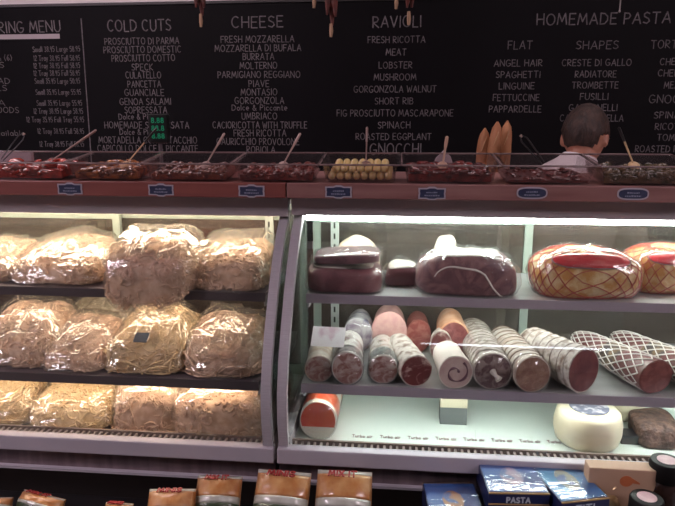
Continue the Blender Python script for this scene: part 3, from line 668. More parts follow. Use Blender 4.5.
tanc = P('casing_tan', (.50, .38, .30), (.66, .60, .54), 12, .5, stretch=(1, 5, 1), lo=.42, hi=.6, bump=.3)
red1 = marble('salami_red', (.14, .030, .030), (.52, .36, .33), 45, .52, .66)
red2 = marble('salami_pale', (.30, .12, .10), (.56, .42, .38), 60, .42, .62)
dark1 = marble('lean_dark', (.10, .018, .020), (.16, .04, .04), 20)
swirl = P('pancetta_face', (.56, .42, .38), (.44, .27, .26), 30, .4, lo=.45, hi=.7, coat=.4)
netw = P('net_white', (.72, .68, .64), None, rough=.6)
Ymid = 1.322
def Xs(px, py=375, Y=1.33): return at(px, py, Y).x
# front row of the middle shelf
sausage('thick salami at the left end of the middle shelf, half under a white paper label', Xs(319), 1.325, Z2, .032, .20, tanc, red2, rz=R(4), seed=2, wrap=True)
sausage('small dark salami, second from the left at the front of the middle shelf', Xs(348), 1.316, Z2, .036, .20, wc2, red2, rz=R(2), seed=3, wrap=True, flat=1.1, bands=[((.03, .25), P('band_dark', (.05, .03, .035), (.3, .25, .24), 60, .5))])
sausage('white-banded salami, third from the left at the front of the middle shelf', Xs(383), 1.330, Z2, .034, .19, wc, red2, rz=R(2), seed=4, bands=[((.04, .30), P('band_grey', (.14, .15, .14), None, rough=.4))], wrap=True)
sausage('salami with marbled dark cut end, left of the rolled pancetta', Xs(416), 1.322, Z2, .037, .20, wc, red1, rz=R(14), seed=5, flat=1.0)
tp_ = sausage('rolled pancetta with a pale swirl on its cut face', Xs(455), 1.318, Z2, .039, .14, fat, swirl, rz=R(6), seed=6, name='pancetta', cat='pancetta')
mb = MB(); mb.tube([(math.cos(a)*(.006+.0036*a)*.9, -.0012, .039+math.sin(a)*(.006+.0036*a)*.9) for a in [.25*k for k in range(30)]], [.0025+.0012*math.sin(k*.9) for k in range(30)], 6)
mb.build('lean_swirl', P('swirl_dark', (.15, .07, .09), None, rough=.4), tp_)
sausage('long white-cased soppressata with twisted clear end, right of the pancetta', Xs(492), 1.322, Z2, .043, .31, wc, marble('sopp_dark', (.12, .05, .05), (.30, .22, .2)), rz=R(3), seed=7, tie=True, wrap=True, taper=.95, rings=13)
sausage('tan striped salami with brown end, left of the large cut coppa', Xs(531), 1.316, Z2, .040, .26, tanc, marble('end_brown', (.26, .12, .08), (.36, .2, .14)), rz=R(8), seed=8, flat=1.05, wrap=True, taper=.95, rings=10, ringm=P('ring_brown', (.20, .11, .07), None, rough=.6))
sausage('large white-cased coppa showing a dark red oval cut face', Xs(582), 1.322, Z2, .043, .21, wc, P('coppa_face', (.125, .030, .038), (.20, .06, .06), 26, .35, coat=.5), rz=R(27), seed=9, flat=1.22, rings=8, name='coppa', cat='coppa')
# back row
sausage('pink mortadella standing at the back of the middle shelf', Xs(389, 340, 1.56), 1.53, Z2, .046, .12, P('mortadella_pink', (.60, .30, .28), (.66, .38, .35), 30, .45), P('mortadella_face', (.62, .33, .31), (.70, .42, .38), 50, .4), seed=10, name='mortadella', cat='mortadella', flat=1.2)
sausage('dark red round salami behind the marbled one', Xs(418, 340, 1.55), 1.535, Z2, .033, .12, P('casing_red', (.24, .07, .06), None, rough=.5), marble('back_red', (.26, .06, .05), (.36, .14, .12)), seed=11, flat=1.35)
sausage('orange-cased sausage at the back, behind the rolled pancetta', Xs(452, 340, 1.53), 1.485, Z2, .040, .17, P('casing_orange', (.62, .30, .17), (.70, .42, .28), 30, .5), marble('orange_end', (.2, .05, .05), (.3, .1, .1)), seed=12, flat=1.3)
tg = sausage('white and dark salami lying behind the rolled pancetta', Xs(441, 360, 1.46), 1.468, Z2, .028, .05, wc, red1, seed=13, flat=1.5)
sausage('printed white and blue packaged salami behind the small dark one', Xs(358, 345, 1.53), 1.53, Z2, .038, .12, P('print_pack', (.75, .72, .74), (.13, .10, .22), 30, .35, lo=.5, hi=.6, coat=.6), P('print_face', (.30, .22, .30), (.65, .6, .6), 40, .4), seed=14, flat=1.2, wrap=True)
# paper label leaning on the left salami
a = at(327, 341, 1.345)
t = tag(MB().box((0, 0, 0), (.078, .0009, .052), T(a.x, 1.372, Z2+.094) @ RZ(R(-3)) @ RX(R(-48))).build('paper_label', P('label_paper', (.92, .88, .90), (.74, .56, .64), 30, .45, lo=.55, hi=.7), smooth=False), 'shiny white paper label lying across the leftmost salamis', 'label')
# netted roasts at the right of the middle shelf
meat_net = P('net_meat', (.17, .055, .05), (.50, .38, .34), 14, .4, lo=.52, hi=.66, coat=.4)
for px, yf, l, k in ((648, 1.335, 'dark roast in white netting near the right end of the middle shelf', 1), (696, 1.345, 'white-netted roast cut off by the right edge of the middle shelf', 2)):
    sausage(l, Xs(px, 370, 1.35)+.012, yf, Z2, .045, .28, meat_net, marble('net_face', (.18, .05, .045), (.26, .09, .08)), rz=R(22), seed=20+k, net=(11, .7, netw, .0016), name='netted_roast', cat='roast', taper=.62, flat=.86, wrap=False,
            bands=[((.30, .52), P('band_black', (.06, .05, .05), (.2, .13, .07), 50, .4))])
# top shelf
def slab(label, cx, y, z, w, d, h, m, seed, rz=0, e1=.45, e2=.5, wrap=True, name='prosciutto', cat='prosciutto', top=None, lean=0, ry=0, taper=0, seam=False):
    t = thing(name, label, cat, (cx, y+d/2, z+.0006), rz); t.rotation_euler = (0, ry, rz)
    fn = blob_fn(w, d, h, e1, e2, .007, seed, lean, taper=taper); MB().surf(fn, 40, 20).build('meat', m, t, smooth='full')
    if top:
        m2, v0 = top; MB().surf(lambda u, v: fn(u, v0+(.985-v0)*v) + Vector((0, 0, .0015)), 40, 8, cap=True).build('fat_cap', m2, t, smooth='full')
    if seam:
        pts = []
        for k in range(22):
            a_ = k/21; u = .66+.20*a_; v = .46+.16*math.sin(a_*4.2+.3); p = fn(u, v); pts.append(p+Vector((0, -.0006, 0)))
        MB().tube(pts, [.0012+.0012*math.sin(math.pi*k/21) for k in range(22)], 6).build('fat_seam', fat, t)
    if wrap:
        f2 = blob_fn(w*1.01, d*1.01, h*1.01, e1, e2, .007, seed, lean, ridge=.006, inflate=.0015, taper=taper); MB().surf(f2, 80, 40).build('plastic_wrap', film_meat, t, smooth='full')
    return t
hamface = P('ham_face', (.13, .04, .052), (.32, .15, .15), 14, .4, lo=.42, hi=.72, dist=3.0, coat=.3, detail=5)
Y1 = 1.408
slab('lower dark red wrapped prosciutto slab at the left of the top shelf', at(343, 285, 1.42).x, 1.41, Z1, .182, .15, .060, P('pros_a', (.11, .022, .034), (.22, .07, .08), 22, .4, coat=.3), 31, top=(fat, .80))
slab('thin dark wrapped slab stacked on the lower prosciutto', at(346, 262, 1.44).x, 1.425, Z1+.0665, .160, .12, .026, P('pros_b', (.075, .02, .028), (.20, .08, .09), 22, .4, coat=.3), 32, ry=R(-3))
slab('pale beige loaf end resting behind the stacked prosciutto', at(357, 250, 1.60).x, 1.575, Z1, .115, .07, .105, P('beige_loaf', (.66, .48, .36), (.76, .62, .50), 50, .5), 33, wrap=False, e1=.9, e2=.8, name='cured_loaf', cat='loaf')
slab('small dark red meat wedge with white fat between the two large prosciutto pieces', at(403, 275, 1.50).x, 1.49, Z1, .086, .08, .058, P('pros_c', (.13, .03, .04), None, rough=.4), 34, top=(fat, .66), e1=.7, ry=R(-4), taper=.35)
slab('large prosciutto half with wide mauve cut face in the centre of the top shelf', at(468, 280, 1.42).x, 1.412, Z1, .232, .13, .098, hamface, 35, top=(fat, .80), e1=.6, e2=.6, seam=True, taper=.10)
slab('pale wrapped end piece behind the large prosciutto half', at(446, 255, 1.58).x, 1.575, Z1, .06, .06, .112, P('pale_end', (.74, .62, .54), None, rough=.5), 36, wrap=False, name='cured_loaf', cat='loaf', e1=.7)
def netted_ham(label, cx, y, w, d, h, seed, rz=0):
    t = thing('netted_ham', label, 'ham', (cx, y+d/2, Z1+.0006), rz)
    fn = blob_fn(w, d, h, .75, .6, .006, seed)
    MB().surf(fn, 40, 20).build('meat', P('ham_gold', (.62, .30, .07), (.80, .62, .34), 34, .35, coat=.6, lo=.4, hi=.6), t, smooth='full')
    mb = MB(); rr = .0011
    for s in (1, -1):
        for k in range(20):
            pts = []
            for j in range(25):
                v = .08+.84*j/24; u = (k/20 + s*.32*j/24) % 1; q = fn(u, v); n = (q-Vector((0, 0, h/2))).normalized(); pts.append(q+n*.0015)
            mb.tube(pts, rr, 4)
    mb.build('netting', P('net_red', (.50, .06, .045), None, rough=.45), t)
    mb = MB(); c0 = .74
    def lf(u, v):
        uu = .61 + u*.28; k = math.sin(math.pi*u)**.6; vv = .73 + (v-.5)*.22*k
        q = fn(uu, vv); n = (q-Vector((0, 0, h/2))).normalized(); return q + n*.0032
    mb.surf(lf, 20, 6, closeu=False, cap=False); o = mb.build('label', P('label_red', (.55, .025, .035), (.68, .16, .14), 26, .3, coat=.6, lo=.5, hi=.75, stretch=(1, 1, 3)), t)
    so = o.modifiers.new('thick', 'SOLIDIFY'); so.thickness = .0008
    mb = MB()
    ed = [lf(k/24, 0) for k in range(25)] ; mb.tube(ed, .0013, 4); mb.build('label_edge', P('edge_grey', (.25, .2, .2), None, rough=.4), t)
    f2 = blob_fn(w*1.01, d*1.01, h*1.01, .75, .6, .006, seed, ridge=.003, inflate=.003); MB().surf(f2, 44, 22).build('plastic_wrap', film_meat, t, smooth='full')
    return t
netted_ham('golden ham in red diamond netting with a red label, right of the large prosciutto', at(590, 285, 1.43).x, 1.41, .245, .15, .108, 41)
netted_ham('second red-netted golden ham, cut off by the right edge of the top shelf', at(672, 285, 1.50).x, 1.475, .20, .15, .105, 43, rz=R(8))
# bottom deck of the meat case
t = sausage('red and white wrapped salami roll standing left on the bottom deck', at(318, 430, 1.33).x, 1.335, Z0, .044, .27, P('roll_white', (.78, .72, .62), None, rough=.35, coat=.5), P('roll_end', (.76, .68, .58), None, rough=.4), seed=51, taper=1.0, wrap=True, name='wrapped_salami', flat=1.1,
            bands=[((.06, .30), P('roll_red', (.60, .03, .015), (.68, .12, .03), 9, .35, coat=.5)), ((.42, .62), P('roll_red', (.62, .05, .02)))])
# red front print on the roll's end
MB().prism([(.041*math.cos(k), .046*math.sin(k)) for k in [-.35+(math.pi+.7)*j/14 for j in range(15)]], .001, T(0, -.0015, .049) @ RX(R(90))).build('end_print', P('roll_red', (.62, .05, .02)), t, smooth=False)
pc = at(454, 425, 1.42)
bx = thing('carton', 'small beige carton with grey lower half standing on the white deck', 'carton', (pc.x, 1.46, Z0))
MB().b2(-.033, .033, -.02, .02, .0, .045).build('lower_half', P('carton_grey', (.13, .14, .14), None, rough=.4), bx, smooth=False)
MB().b2(-.033, .033, -.02, .02, .0452, .105).build('upper_half', P('carton_beige', (.52, .46, .34), None, rough=.5), bx, smooth=False)
def wheel(px, py, y, r, h, label, lab, seed):
    x = at(px, py, y).x; t = thing('cheese_wheel', label, 'cheese', (x, y, Z0+.0006))
    MB().lathe([(r*.80, 0), (r*.93, h*.10), (r, h*.35), (r*1.0, h*.6), (r*.93, h*.87), (r*.82, h*.97), (r*.5, h), (.002, h*.995)], 40).build('rind', P('rind_cream', (.56, .48, .34), (.64, .57, .44), 12, .45, bump=.1, coat=.15), t)
    if lab: MB().lathe([(r*.58, h*1.0), (r*.58, h*1.012), (.001, h*1.013)], 32).build('round_label', P('cheese_label', (.12, .12, .17), (.45, .42, .45), 60, .5, lo=.5, hi=.62), t)
    return t
wheel(586, 440, 1.392, .076, .085, 'round cream cheese wheel with a dark blue round label on top', True, 1)
wheel(612, 425, 1.555, .075, .078, 'second cream cheese wheel standing behind the labelled one', True, 2)
slab('brown crusted meat piece at the right end of the bottom deck', at(660, 440, 1.38).x, 1.36, Z0, .10, .12, .055, P('crust_brown', (.16, .09, .07), (.08, .045, .04), 60, .7, bump=.8, bscale=90), 61, wrap=False, name='crusted_meat', cat='meat')
t = tag(MB().surf(blob_fn(.12, .09, .075, .5, .5, .010, 63, freq=22), 36, 18).build('paper_parcel', P('parcel_paper', (.60, .68, .62), (.72, .78, .74), 18, .4, bump=.5, bscale=25), smooth='full'), 'crumpled pale greenish paper parcel behind the brown crusted meat', 'parcel'); t.location = (at(655, 410, 1.55).x, 1.55, Z0)
t = tag(MB().b2(-.028, .028, -.02, .02, 0, .022).build('small_box', P('box_dark', (.03, .03, .035), None, rough=.3), smooth=False, bevel=.002), 'small black tray between the cheese wheel and crusted meat', 'tray'); t.location = (at(634, 440, 1.38).x, 1.40, Z0)

# ------------------------------------------------------------------ behind the counter
bc = thing('work_counter', 'dim brown work counter along the back wall behind the cases', 'counter', (0, 2.85, 0))
MB().b2(-2.6, 2.6, -.25, .24, .82, .86).build('top', P('counter_top', (.20, .11, .07), (.26, .16, .11), 5, .5, stretch=(.5, 5, 5)), bc, smooth=False, bevel=.003)
MB().b2(-2.58, 2.58, -.22, .24, 0, .82).build('carcass', P('counter_dark', (.10, .06, .045), None, rough=.6), bc, smooth=False)
def bread(px, py, Y, L, r, lean, label):
    p = at(px, py, Y); t = thing('baguette', label, 'bread', (p.x-math.sin(lean)*L, Y, .875)); ztop = p.z; L = (ztop-.875)/math.cos(lean)
    t.location.x = p.x-math.sin(lean)*L
    def fn(u, v):
        a = 2*math.pi*u; k = math.sqrt(max(.03, 1-(abs(v-.5)*2)**16)); k *= min(1, .74+2.2*min(v, 1-v)) ; q = Vector((math.cos(a)*r*k, math.sin(a)*r*k, L*v)); q.x += math.sin(lean)*q.z
        return q + Vector((math.cos(a), math.sin(a), 0))*.002*noise.noise(q*25)
    MB().surf(fn, 18, 24).build('crust', P('crust', (.36, .13, .055), (.50, .22, .10), 14, .55, stretch=(1, 1, .4), bump=.3), t, smooth='full')
    mb = MB()
    for k in range(4):
        z0 = L*(.30+.18*k); mb.tube([(-r*.35+math.sin(lean)*z0, -r*.93, z0), (math.sin(lean)*z0, -r*1.0, z0+.03), (r*.35+math.sin(lean)*z0, -r*.93, z0+.06)], [.002, .006, .002], 6, flat=.5)
    mb.build('score_marks', P('score', (.58, .33, .17), None, rough=.6), t)
    return t
Yb = 2.72
bread(485, 128, Yb, .6, .027, R(2), 'leftmost and shortest of three baguettes standing behind the tubs')
bread(497.5, 122, Yb-.06, .6, .027, R(4), 'middle one of three baguettes standing behind the tubs')
bread(507.5, 120.5, Yb+.01, .6, .025, R(1.5), 'rightmost and tallest of three baguettes standing behind the tubs')
bk = thing('bread_basket', 'dark wicker basket holding the three upright baguettes', 'basket', (at(497, 128, Yb).x, Yb-.02, .8606))
prof = [(.10, 0), (.11, .05), (.118, .20), (.125, .28), (.118, .28), (.11, .20), (.10, .06), (.095, .012), (.001, .012)]
MB().lathe(prof, 28).build('basket_wall', P('wicker', (.09, .045, .025), (.03, .015, .01), 60, .7, kind='wave', dist=2), bk)
MB().tube([(.122*math.cos(a), .122*math.sin(a), .282) for a in [2*math.pi*k/24 for k in range(25)]], .006, 6).build('basket_rim', P('wicker', (.09, .045, .025)), bk)
# clutter on the work counter, seen dimly through the case
for px, w, h, m, l, n, c in ((20, .5, .16, (.26, .30, .24), 'grey green bin on the back counter behind the left pasta bags', 'storage_bin', 'bin'), (230, .42, .20, (.42, .06, .05), 'red crate on the back counter behind the right end of the pasta case', 'crate', 'crate'),
                       (420, .30, .20, (.50, .48, .46), 'pale carton stack on the back counter behind the small meat wedge', 'carton', 'carton'), (600, .42, .16, (.30, .24, .20), 'dull brown box on the back counter behind the netted hams', 'carton', 'carton')):
    x = at(px, 240, 2.8).x; t = thing(n, l, c, (x, 2.86, .8605))
    MB().b2(-w/2, w/2, -.13, .13, 0, h-.03).build('body', P('clut_%d' % px, m, None, rough=.6), t, smooth=False, bevel=.004)
    MB().b2(-w/2-.006, w/2+.006, -.136, .136, h-.03, h).build('lid', P('clutl_%d' % px, tuple(v*.7 for v in m), None, rough=.6), t, smooth=False, bevel=.004)
# scale display with green digits, on a pole above the rear of the pasta case
p = at(170, 129, 1.86); t = thing('scale_display', 'small black scale display with glowing green digits between two menu columns', 'scale', (p.x, 1.775, ledge_z))
MB().b2(-.035, .035, -.02, .02, 0, .008).build('foot', black, t, smooth=False)
zc = at(170, 129, 1.775).z-ledge_z
MB().tube([(0, 0, .006), (0, 0, zc-.03)], .006, 8).build('pole', P('pole_grey', (.10, .08, .09), None, rough=.4), t)
MB().b2(-.028, .028, -.012, .012, zc-.040, zc+.042).build('housing', P('display_case_black', (.01, .012, .012), None, rough=.3), t, smooth=False, bevel=.003)
mb = MB()
for k, s in enumerate(('8.88', '88.8', '8.88')):
    write(mb, s, Vector((-.018, -.0125, zc+.018-k*.022)), X_, Z_, FRONT, .036, .013, .0026)
mb.build('digits', P('led_green', (.02, .30, .16), None, emit=.22), t, smooth=False)
# pale sheets at the rear behind the tubs
for px, py, l, w in ((8, 146, 'pale paper sheet propped behind the tubs at the far left', .14), (444, 148, 'small grey triangular paper bag behind the tomatoes tub', .07)):
    p = at(px, py, 1.77)
    if px < 100: mb = MB().box((0, 0, 0), (w, .012, .055), T(p.x, 1.778, ledge_z+.0275))
    else: mb = MB().prism([(-w/2, 0), (w/2, 0), (w*.28, .045), (.0, .062), (-w*.3, .04)], .012, T(p.x, 1.785, ledge_z+.0003) @ RX(R(90)))
    tag(mb.build('paper_sheet' if px < 100 else 'paper_bag', P('paper_grey', (.34, .28, .30) if px < 100 else (.34, .28, .30), None, rough=.7), smooth=False, bevel=.002), l, 'paper')

# ------------------------------------------------------------------ the man behind the counter
hx = at(588, 128, 2.30).x; HY = 2.30; HZ = at(588, 137, HY).z
man = thing('person', 'man in white shirt seen from behind, head bowed, behind the right case', 'person', (hx, HY, 0))
skin = P('skin', (.40, .17, .11), (.46, .21, .14), 20, .5, sub=.1); shirt = P('shirt_white', (.62, .56, .58), (.70, .64, .66), 6, .8, bump=.2, bscale=18)
trou = P('trousers', (.03, .03, .04), None, rough=.8); hairm = P('hair', (.022, .011, .008), (.055, .026, .018), 60, .6, stretch=(1, 1, .4), bump=.6, bscale=120)
hz = HZ; MH = T(0, .03, hz) @ RZ(R(-28)) @ RX(R(-18)) @ Matrix.Scale(.93, 4)           # facing +y (away), bowed and turned right
def remesh(mb, name, m, par, vox, it=4):
    o = mb.build(name, m, par, smooth='full'); r_ = o.modifiers.new('remesh', 'REMESH'); r_.mode = 'VOXEL'; r_.voxel_size = vox; r_.use_smooth_shade = True
    s = o.modifiers.new('smooth', 'SMOOTH'); s.factor = .6; s.iterations = it; return o
def head_shape(add=0):
    def fn(u, v):
        a = 2*math.pi*u; p = -math.pi/2+math.pi*min(max(v, .02), .98)
        x = math.cos(p)*math.cos(a)*.078; y = math.cos(p)*math.sin(a)*.098; z = math.sin(p)*.118
        if z < 0: k = 1+z*1.9; x *= max(k, .6); y = y*max(1+z*1.2, .7)+(.018*(-z/.118))
        q = Vector((x, y, z)); return q+q.normalized()*add
    return fn
sz = hz-.165                                   # shoulder height
body = MB(); body.surf(head_shape(), 28, 20, M=MH)
def bp(pts, rs): body.tube(pts, rs, 14)
neck0 = MH @ Vector((0, -.012, -.075))
bp([neck0, Vector((-.018, -.01, hz-.10)), Vector((-.015, -.02, hz-.20))], [.052, .055, .07])
for s in (-1, 1):
    body.ball((s*.080, -.004, -.012), (.009, .018, .031), 10, 8, MH)         # ears
    body.ball((s*.032, .082, .012), (.014, .010, .008), 8, 6, MH)             # brow and lids
body.tube([(0, .088, .022), (0, .108, -.018), (0, .098, -.030)], [.008, .013, .010], 8, M=MH)
body.ball((0, .088, -.052), (.026, .012, .008), 10, 6, MH); body.ball((0, .078, -.092), (.028, .020, .018), 10, 6, MH)
def trunk(g):    # torso outline as a loft
    lv = [(sz+.055, .055, .05), (sz+.035, .13, .062), (sz, .185, .085), (sz-.08, .195, .105), (sz-.20, .175, .11), (sz-.33, .155, .10), (sz-.44, .165, .11), (sz-.52, .175, .12)]
    def fn(u, v):
        i = v*(len(lv)-1); k = min(int(i), len(lv)-2); f = i-k; z = lv[k][0]*(1-f)+lv[k+1][0]*f; a_ = lv[k][1]*(1-f)+lv[k+1][1]*f+g; b_ = lv[k][2]*(1-f)+lv[k+1][2]*f+g
        an = 2*math.pi*u; return Vector((-.070+a_*sg(math.cos(an), .85), -.02+b_*sg(math.sin(an), .85), z))
    return fn
body.surf(trunk(-.012), 24, 16)
hands = []
for s in (-1, 1):
    sh = Vector((s*.17-.05, -.02, sz-.02)); el = Vector((s*.235, .06, sz-.30)); wr = Vector((s*.14, .29, sz-.34))
    bp([sh, sh.lerp(el, .5), el], [.048, .044, .036]); bp([el, el.lerp(wr, .4), wr], [.036, .034, .024])
    hd = (wr-el).normalized(); palm = wr+hd*.045
    bp([wr, palm, wr+hd*.085], [.024, .030, .028])
    for k in range(4):
        o_ = Vector((1, 0, 0))*(k-1.5)*.017; st_ = wr+hd*.075+o_; l_ = (.068, .078, .072, .055)[k]
        body.tube([st_, st_+hd*l_*.5+Vector((0, 0, -.006)), st_+hd*l_+Vector((0, 0, -.024))], [.0095, .0088, .007], 8)
    th_ = wr+hd*.02+Vector((-s*.022, 0, 0)); body.tube([th_, th_+Vector((-s*.022, .024, -.004)), th_+Vector((-s*.028, .052, -.012))], [.011, .010, .008], 8)
    hip = Vector((s*.085-.01, -.02, sz-.52)); kn = Vector((s*.095, 0, .48)); an_ = Vector((s*.10, -.02, .09))
    bp([hip+Vector((0, 0, .05)), hip.lerp(kn, .5), kn], [.085, .075, .052]); bp([kn, kn.lerp(an_, .35), an_], [.052, .054, .034])
    bp([an_+Vector((0, -.03, -.03)), an_+Vector((0, .06, -.05)), an_+Vector((0, .15, -.058))], [.034, .036, .026])
remesh(body, 'body', skin, man, .0065, 3)
sh_ = MB(); sh_.surf(trunk(.006), 28, 20)
for s in (-1, 1):
    a0 = Vector((s*.17-.05, -.02, sz-.02)); el = Vector((s*.235, .06, sz-.30)); wr = Vector((s*.14, .29, sz-.34))
    sh_.tube([a0, a0.lerp(el, .5), el, el.lerp(wr, .35), el.lerp(wr, .7)], [.066, .060, .052, .048, .042], 14)
sh_.tube([(-.022, -.016, hz-.062), (-.03, -.02, hz-.095), (-.06, -.02, sz+.005)], [.060, .074, .125], 16)
remesh(sh_, 'shirt', shirt, man, .009, 5)
tr = MB(); tr.surf(lambda u, v: trunk(.012)(u, .80+.2*v), 24, 4)
for s in (-1, 1):
    hip = Vector((s*.085-.01, -.02, sz-.50)); kn = Vector((s*.095, 0, .48)); an_ = Vector((s*.10, -.02, .08)); tr.tube([hip+Vector((0, 0, .04)), hip.lerp(kn, .5), kn, an_], [.098, .090, .070, .058], 14)
remesh(tr, 'trousers', trou, man, .012, 5)
for s in (-1, 1): MB().surf(blob_fn(.10, .27, .09, .6, .7, .001, 3), 20, 10).build('shoe', P('shoe', (.02, .015, .012), None, rough=.4), man).location = (s*.10, .03, 0)
# hair: a thick cap that leaves face, ears and nape free
hb = MB(); hf = head_shape(.010)
def hair(u, v):
    q = hf(u, .30+.70*v*.985); f = q.y
    if v < .02: pass
    lim = -.052 if f < .0 else (-.02 if f < .045 else .055)      # lower hairline behind, higher over the brow
    if abs(q.x) > .055 and q.z < .012 and f > -.05: lim = .006
    if q.z < lim: k = (lim-q.z); q = Vector((q.x*.93, q.y*.93, max(q.z, lim-.004)))
    return q + q.normalized()*.004*noise.noise(q*60)
hb.surf(hair, 48, 24, M=MH); hb.build('hair', hairm, man, smooth='full')
mb = MB()
for s in (-1, 1): mb.tube([MH @ Vector((s*.082, .0, .006)), MH @ Vector((s*.080, .05, .010)), MH @ Vector((s*.064, .098, .012))], .0016, 6)
for s in (-1, 1): mb.tube([MH @ Vector((s*.034+.026*math.cos(k), .106-abs(math.cos(k))*.006, .006+.018*math.sin(k))) for k in [2*math.pi*j/16 for j in range(17)]], .0016, 6)
mb.build('glasses', P('glasses_dark', (.03, .025, .02), None, rough=.3), man)

# ------------------------------------------------------------------ sausages hanging from a rail above
YH = 2.30
rail_z = 2.30
rl = thing('hanging_rail', 'dark steel rail above the counter from which the dried sausages hang', 'rail', (0, YH, rail_z))
MB().tube([(-1.4, 0, 0), (1.5, 0, 0)], .008, 10).build('rod', black, rl)
for x in (-1.2, 0, 1.3): MB().tube([(x, 0, .006), (x, 0, 2.8995-rail_z)], .005, 6).build('hanger', black, rl)
ssg = P('sausage_red', (.16, .035, .025), (.08, .02, .016), 40, .5, bump=.5, bscale=70); strg = P('string_tan', (.42, .26, .16), None, rough=.8)
for px, ybot, n, l in ((201, 27, 3, 'bunch of dried red sausages hanging left of the CHEESE heading'), (331, 37, 3, 'longest bunch of dried red sausages, hanging between CHEESE and RAVIOLI'),
                       (314, 8, 1, 'tip of a dried sausage peeking in just left of the longest bunch'), (396, 9, 1, 'short sausage tip hanging left of the RAVIOLI bunch'), (408.5, 25, 2, 'dried sausages hanging in front of the RAVIOLI heading')):
    p = at(px, ybot, YH); t = thing('dried_sausage', l, 'sausage', (p.x, YH, p.z), group=None)
    h = rail_z-p.z; q = random.Random(px)
    MB().tube([(0, 0, h-.006), (0, 0, h*.7)], .002, 6).build('string', strg, t)
    MB().tube([(0, 0, 0), (.001, 0, .02), (0, 0, .045)], [.0045, .007, .005], 8).build('string_end', strg, t)
    for k in range(n):
        ox = (k-(n-1)/2)*.013; z0 = .035+abs(k-(n-1)/2)*.03+q.uniform(0, .01); pts = []; rr = []
        for j in range(9):
            f = j/8; pts.append((ox*(1-.4*f)+.004*math.sin(f*9+k), (k % 2)*.014-.007*(n > 1), z0+(h*.88-z0)*f)); rr.append((.0145 if n > 1 else .012)*math.sqrt(max(.06, 1-(2*f-1)**6))*(1+.12*math.sin(f*31+k)))
        MB().tube(pts, rr, 10).build('link', ssg, t)
p = at(619.5, 12, YH); t = thing('hanging_string', 'thin pale string hanging above the HOMEMADE PASTA heading', 'string', (p.x, YH, p.z))
MB().tube([(0, 0, 0), (.001, 0, (rail_z-p.z)/2), (0, 0, rail_z-p.z-.006)], .0022, 6).build('cord', P('string_grey', (.28, .24, .24), None, rough=.8), t)
MB().ball((0, 0, .002), .004, 8, 6).build('knot', P('string_grey', (.28, .24, .24)), t)

# ------------------------------------------------------------------ foreground rack
TZ = .655
rk = thing('display_table', 'low black table in front of the cases carrying packaged snacks and boxes', 'table', (0, 1.0, 0))
MB().b2(-1.2, 1.2, -.35, .225, TZ-.03, TZ).build('tabletop', black, rk, smooth=False, bevel=.003)
for x in (-1.15, 1.15):
    for y in (-.32, .20): MB().b2(x-.02, x+.02, y-.02, y+.02, 0, TZ-.03).build('leg', black, rk, smooth=False)
sn_o = P('snack_orange', (.42, .16, .045), (.55, .30, .12), 34, .35, coat=.6, lo=.35, hi=.65)
sn_g = P('snack_green', (.03, .055, .025), (.07, .09, .05), 14, .3, coat=.6)
sn_w = P('snack_white', (.40, .40, .33), (.50, .50, .44), 12, .3, coat=.5)
sn_r = P('snack_red', (.34, .03, .03), None, rough=.4)
def snack(px, ptop, Y, w, label, seed, rz=0, hgt=.155, lean=R(-42)):
    """pillow bag leaning back; local z runs up the bag face"""
    top = at(px, ptop, Y); H = (top.z-TZ-.002)/math.cos(lean)
    foot = Vector((top.x, Y - math.sin(-lean)*H, top.z - math.cos(lean)*H))
    t = thing('snack_bag', label, 'snack bag', foot, rz, rx=0); M = RX(lean)
    def face(u, v, k=1, s=-1):
        x = (u-.5)*w; z = v*H; b = .032*(math.sin(math.pi*u)**.6)*(math.sin(math.pi*v)**.5 if 0 < v < 1 else 0)
        b += .0022*noise.noise(Vector((u*9, v*7, seed)))*(1 if .06 < v < .94 else .3)
        return M @ Vector((x, s*b*k - .0004*0 - (.002 if s < 0 else -.0006), z))
    def strip(v0, v1, name, m, add=0):
        mb = MB(); nu, nv = 22, max(3, int((v1-v0)*22))
        g = lambda u, v: face(u, v0+(v1-v0)*v) + (M @ Vector((0, -add, 0)))
        mb.surf(g, nu, nv, closeu=False, cap=False); o = mb.build(name, m, t, smooth='full'); so = o.modifiers.new('thick', 'SOLIDIFY'); so.thickness = .0008
        return o
    back = MB(); back.surf(lambda u, v: face(u, v, 1, 1), 22, 18, closeu=False, cap=False); o = back.build('back_film', sn_o, t, smooth='full'); so = o.modifiers.new('thick', 'SOLIDIFY'); so.thickness = .0008
    strip(0, .42, 'front_green', sn_g); strip(.42, .56, 'front_band', sn_w); strip(.56, .93, 'front_orange', sn_o); strip(.93, 1.0, 'crimp', sn_w)
    mb = MB()
    O = face(.22, .885)+Vector((0, -.003, 0)); P2 = face(.22, .975)+Vector((0, -.003, 0)); uv = P2-O; vh = uv.length; uv.normalize(); write(mb, 'MIX IT' if seed % 2 else 'MINIS', O+uv.cross(X_)*-.004, X_, uv, X_.cross(uv), w*.5, vh, .0034, th=.002); mb.build('lettering', sn_r, t, smooth=False)
    return t
snack(345, 471, 1.215, .118, 'orange and green snack bag nearest the middle, right of its neighbours', 1)
snack(283, 471, 1.212, .118, 'orange snack bag with pale band below the seam between the cases', 2, rz=R(-3))
snack(222, 476, 1.208, .098, 'orange snack bag with a bright glint, third from the blue boxes', 3, rz=R(3))
snack(176, 489, 1.165, .10, 'lower orange snack bag with pale crimp, leaning left of the glinting one', 4, rz=R(6), hgt=.12)
snack(42, 494, 1.165, .115, 'brown snack bag near the left corner, mostly out of frame', 5, rz=R(-14), hgt=.115)
snack(120, 503, 1.14, .06, 'barely visible orange packet between the left snack bags', 6, hgt=.10)
snack(-6, 498, 1.15, .09, 'orange packet cut off at the bottom left corner', 7, rz=R(8), hgt=.105)
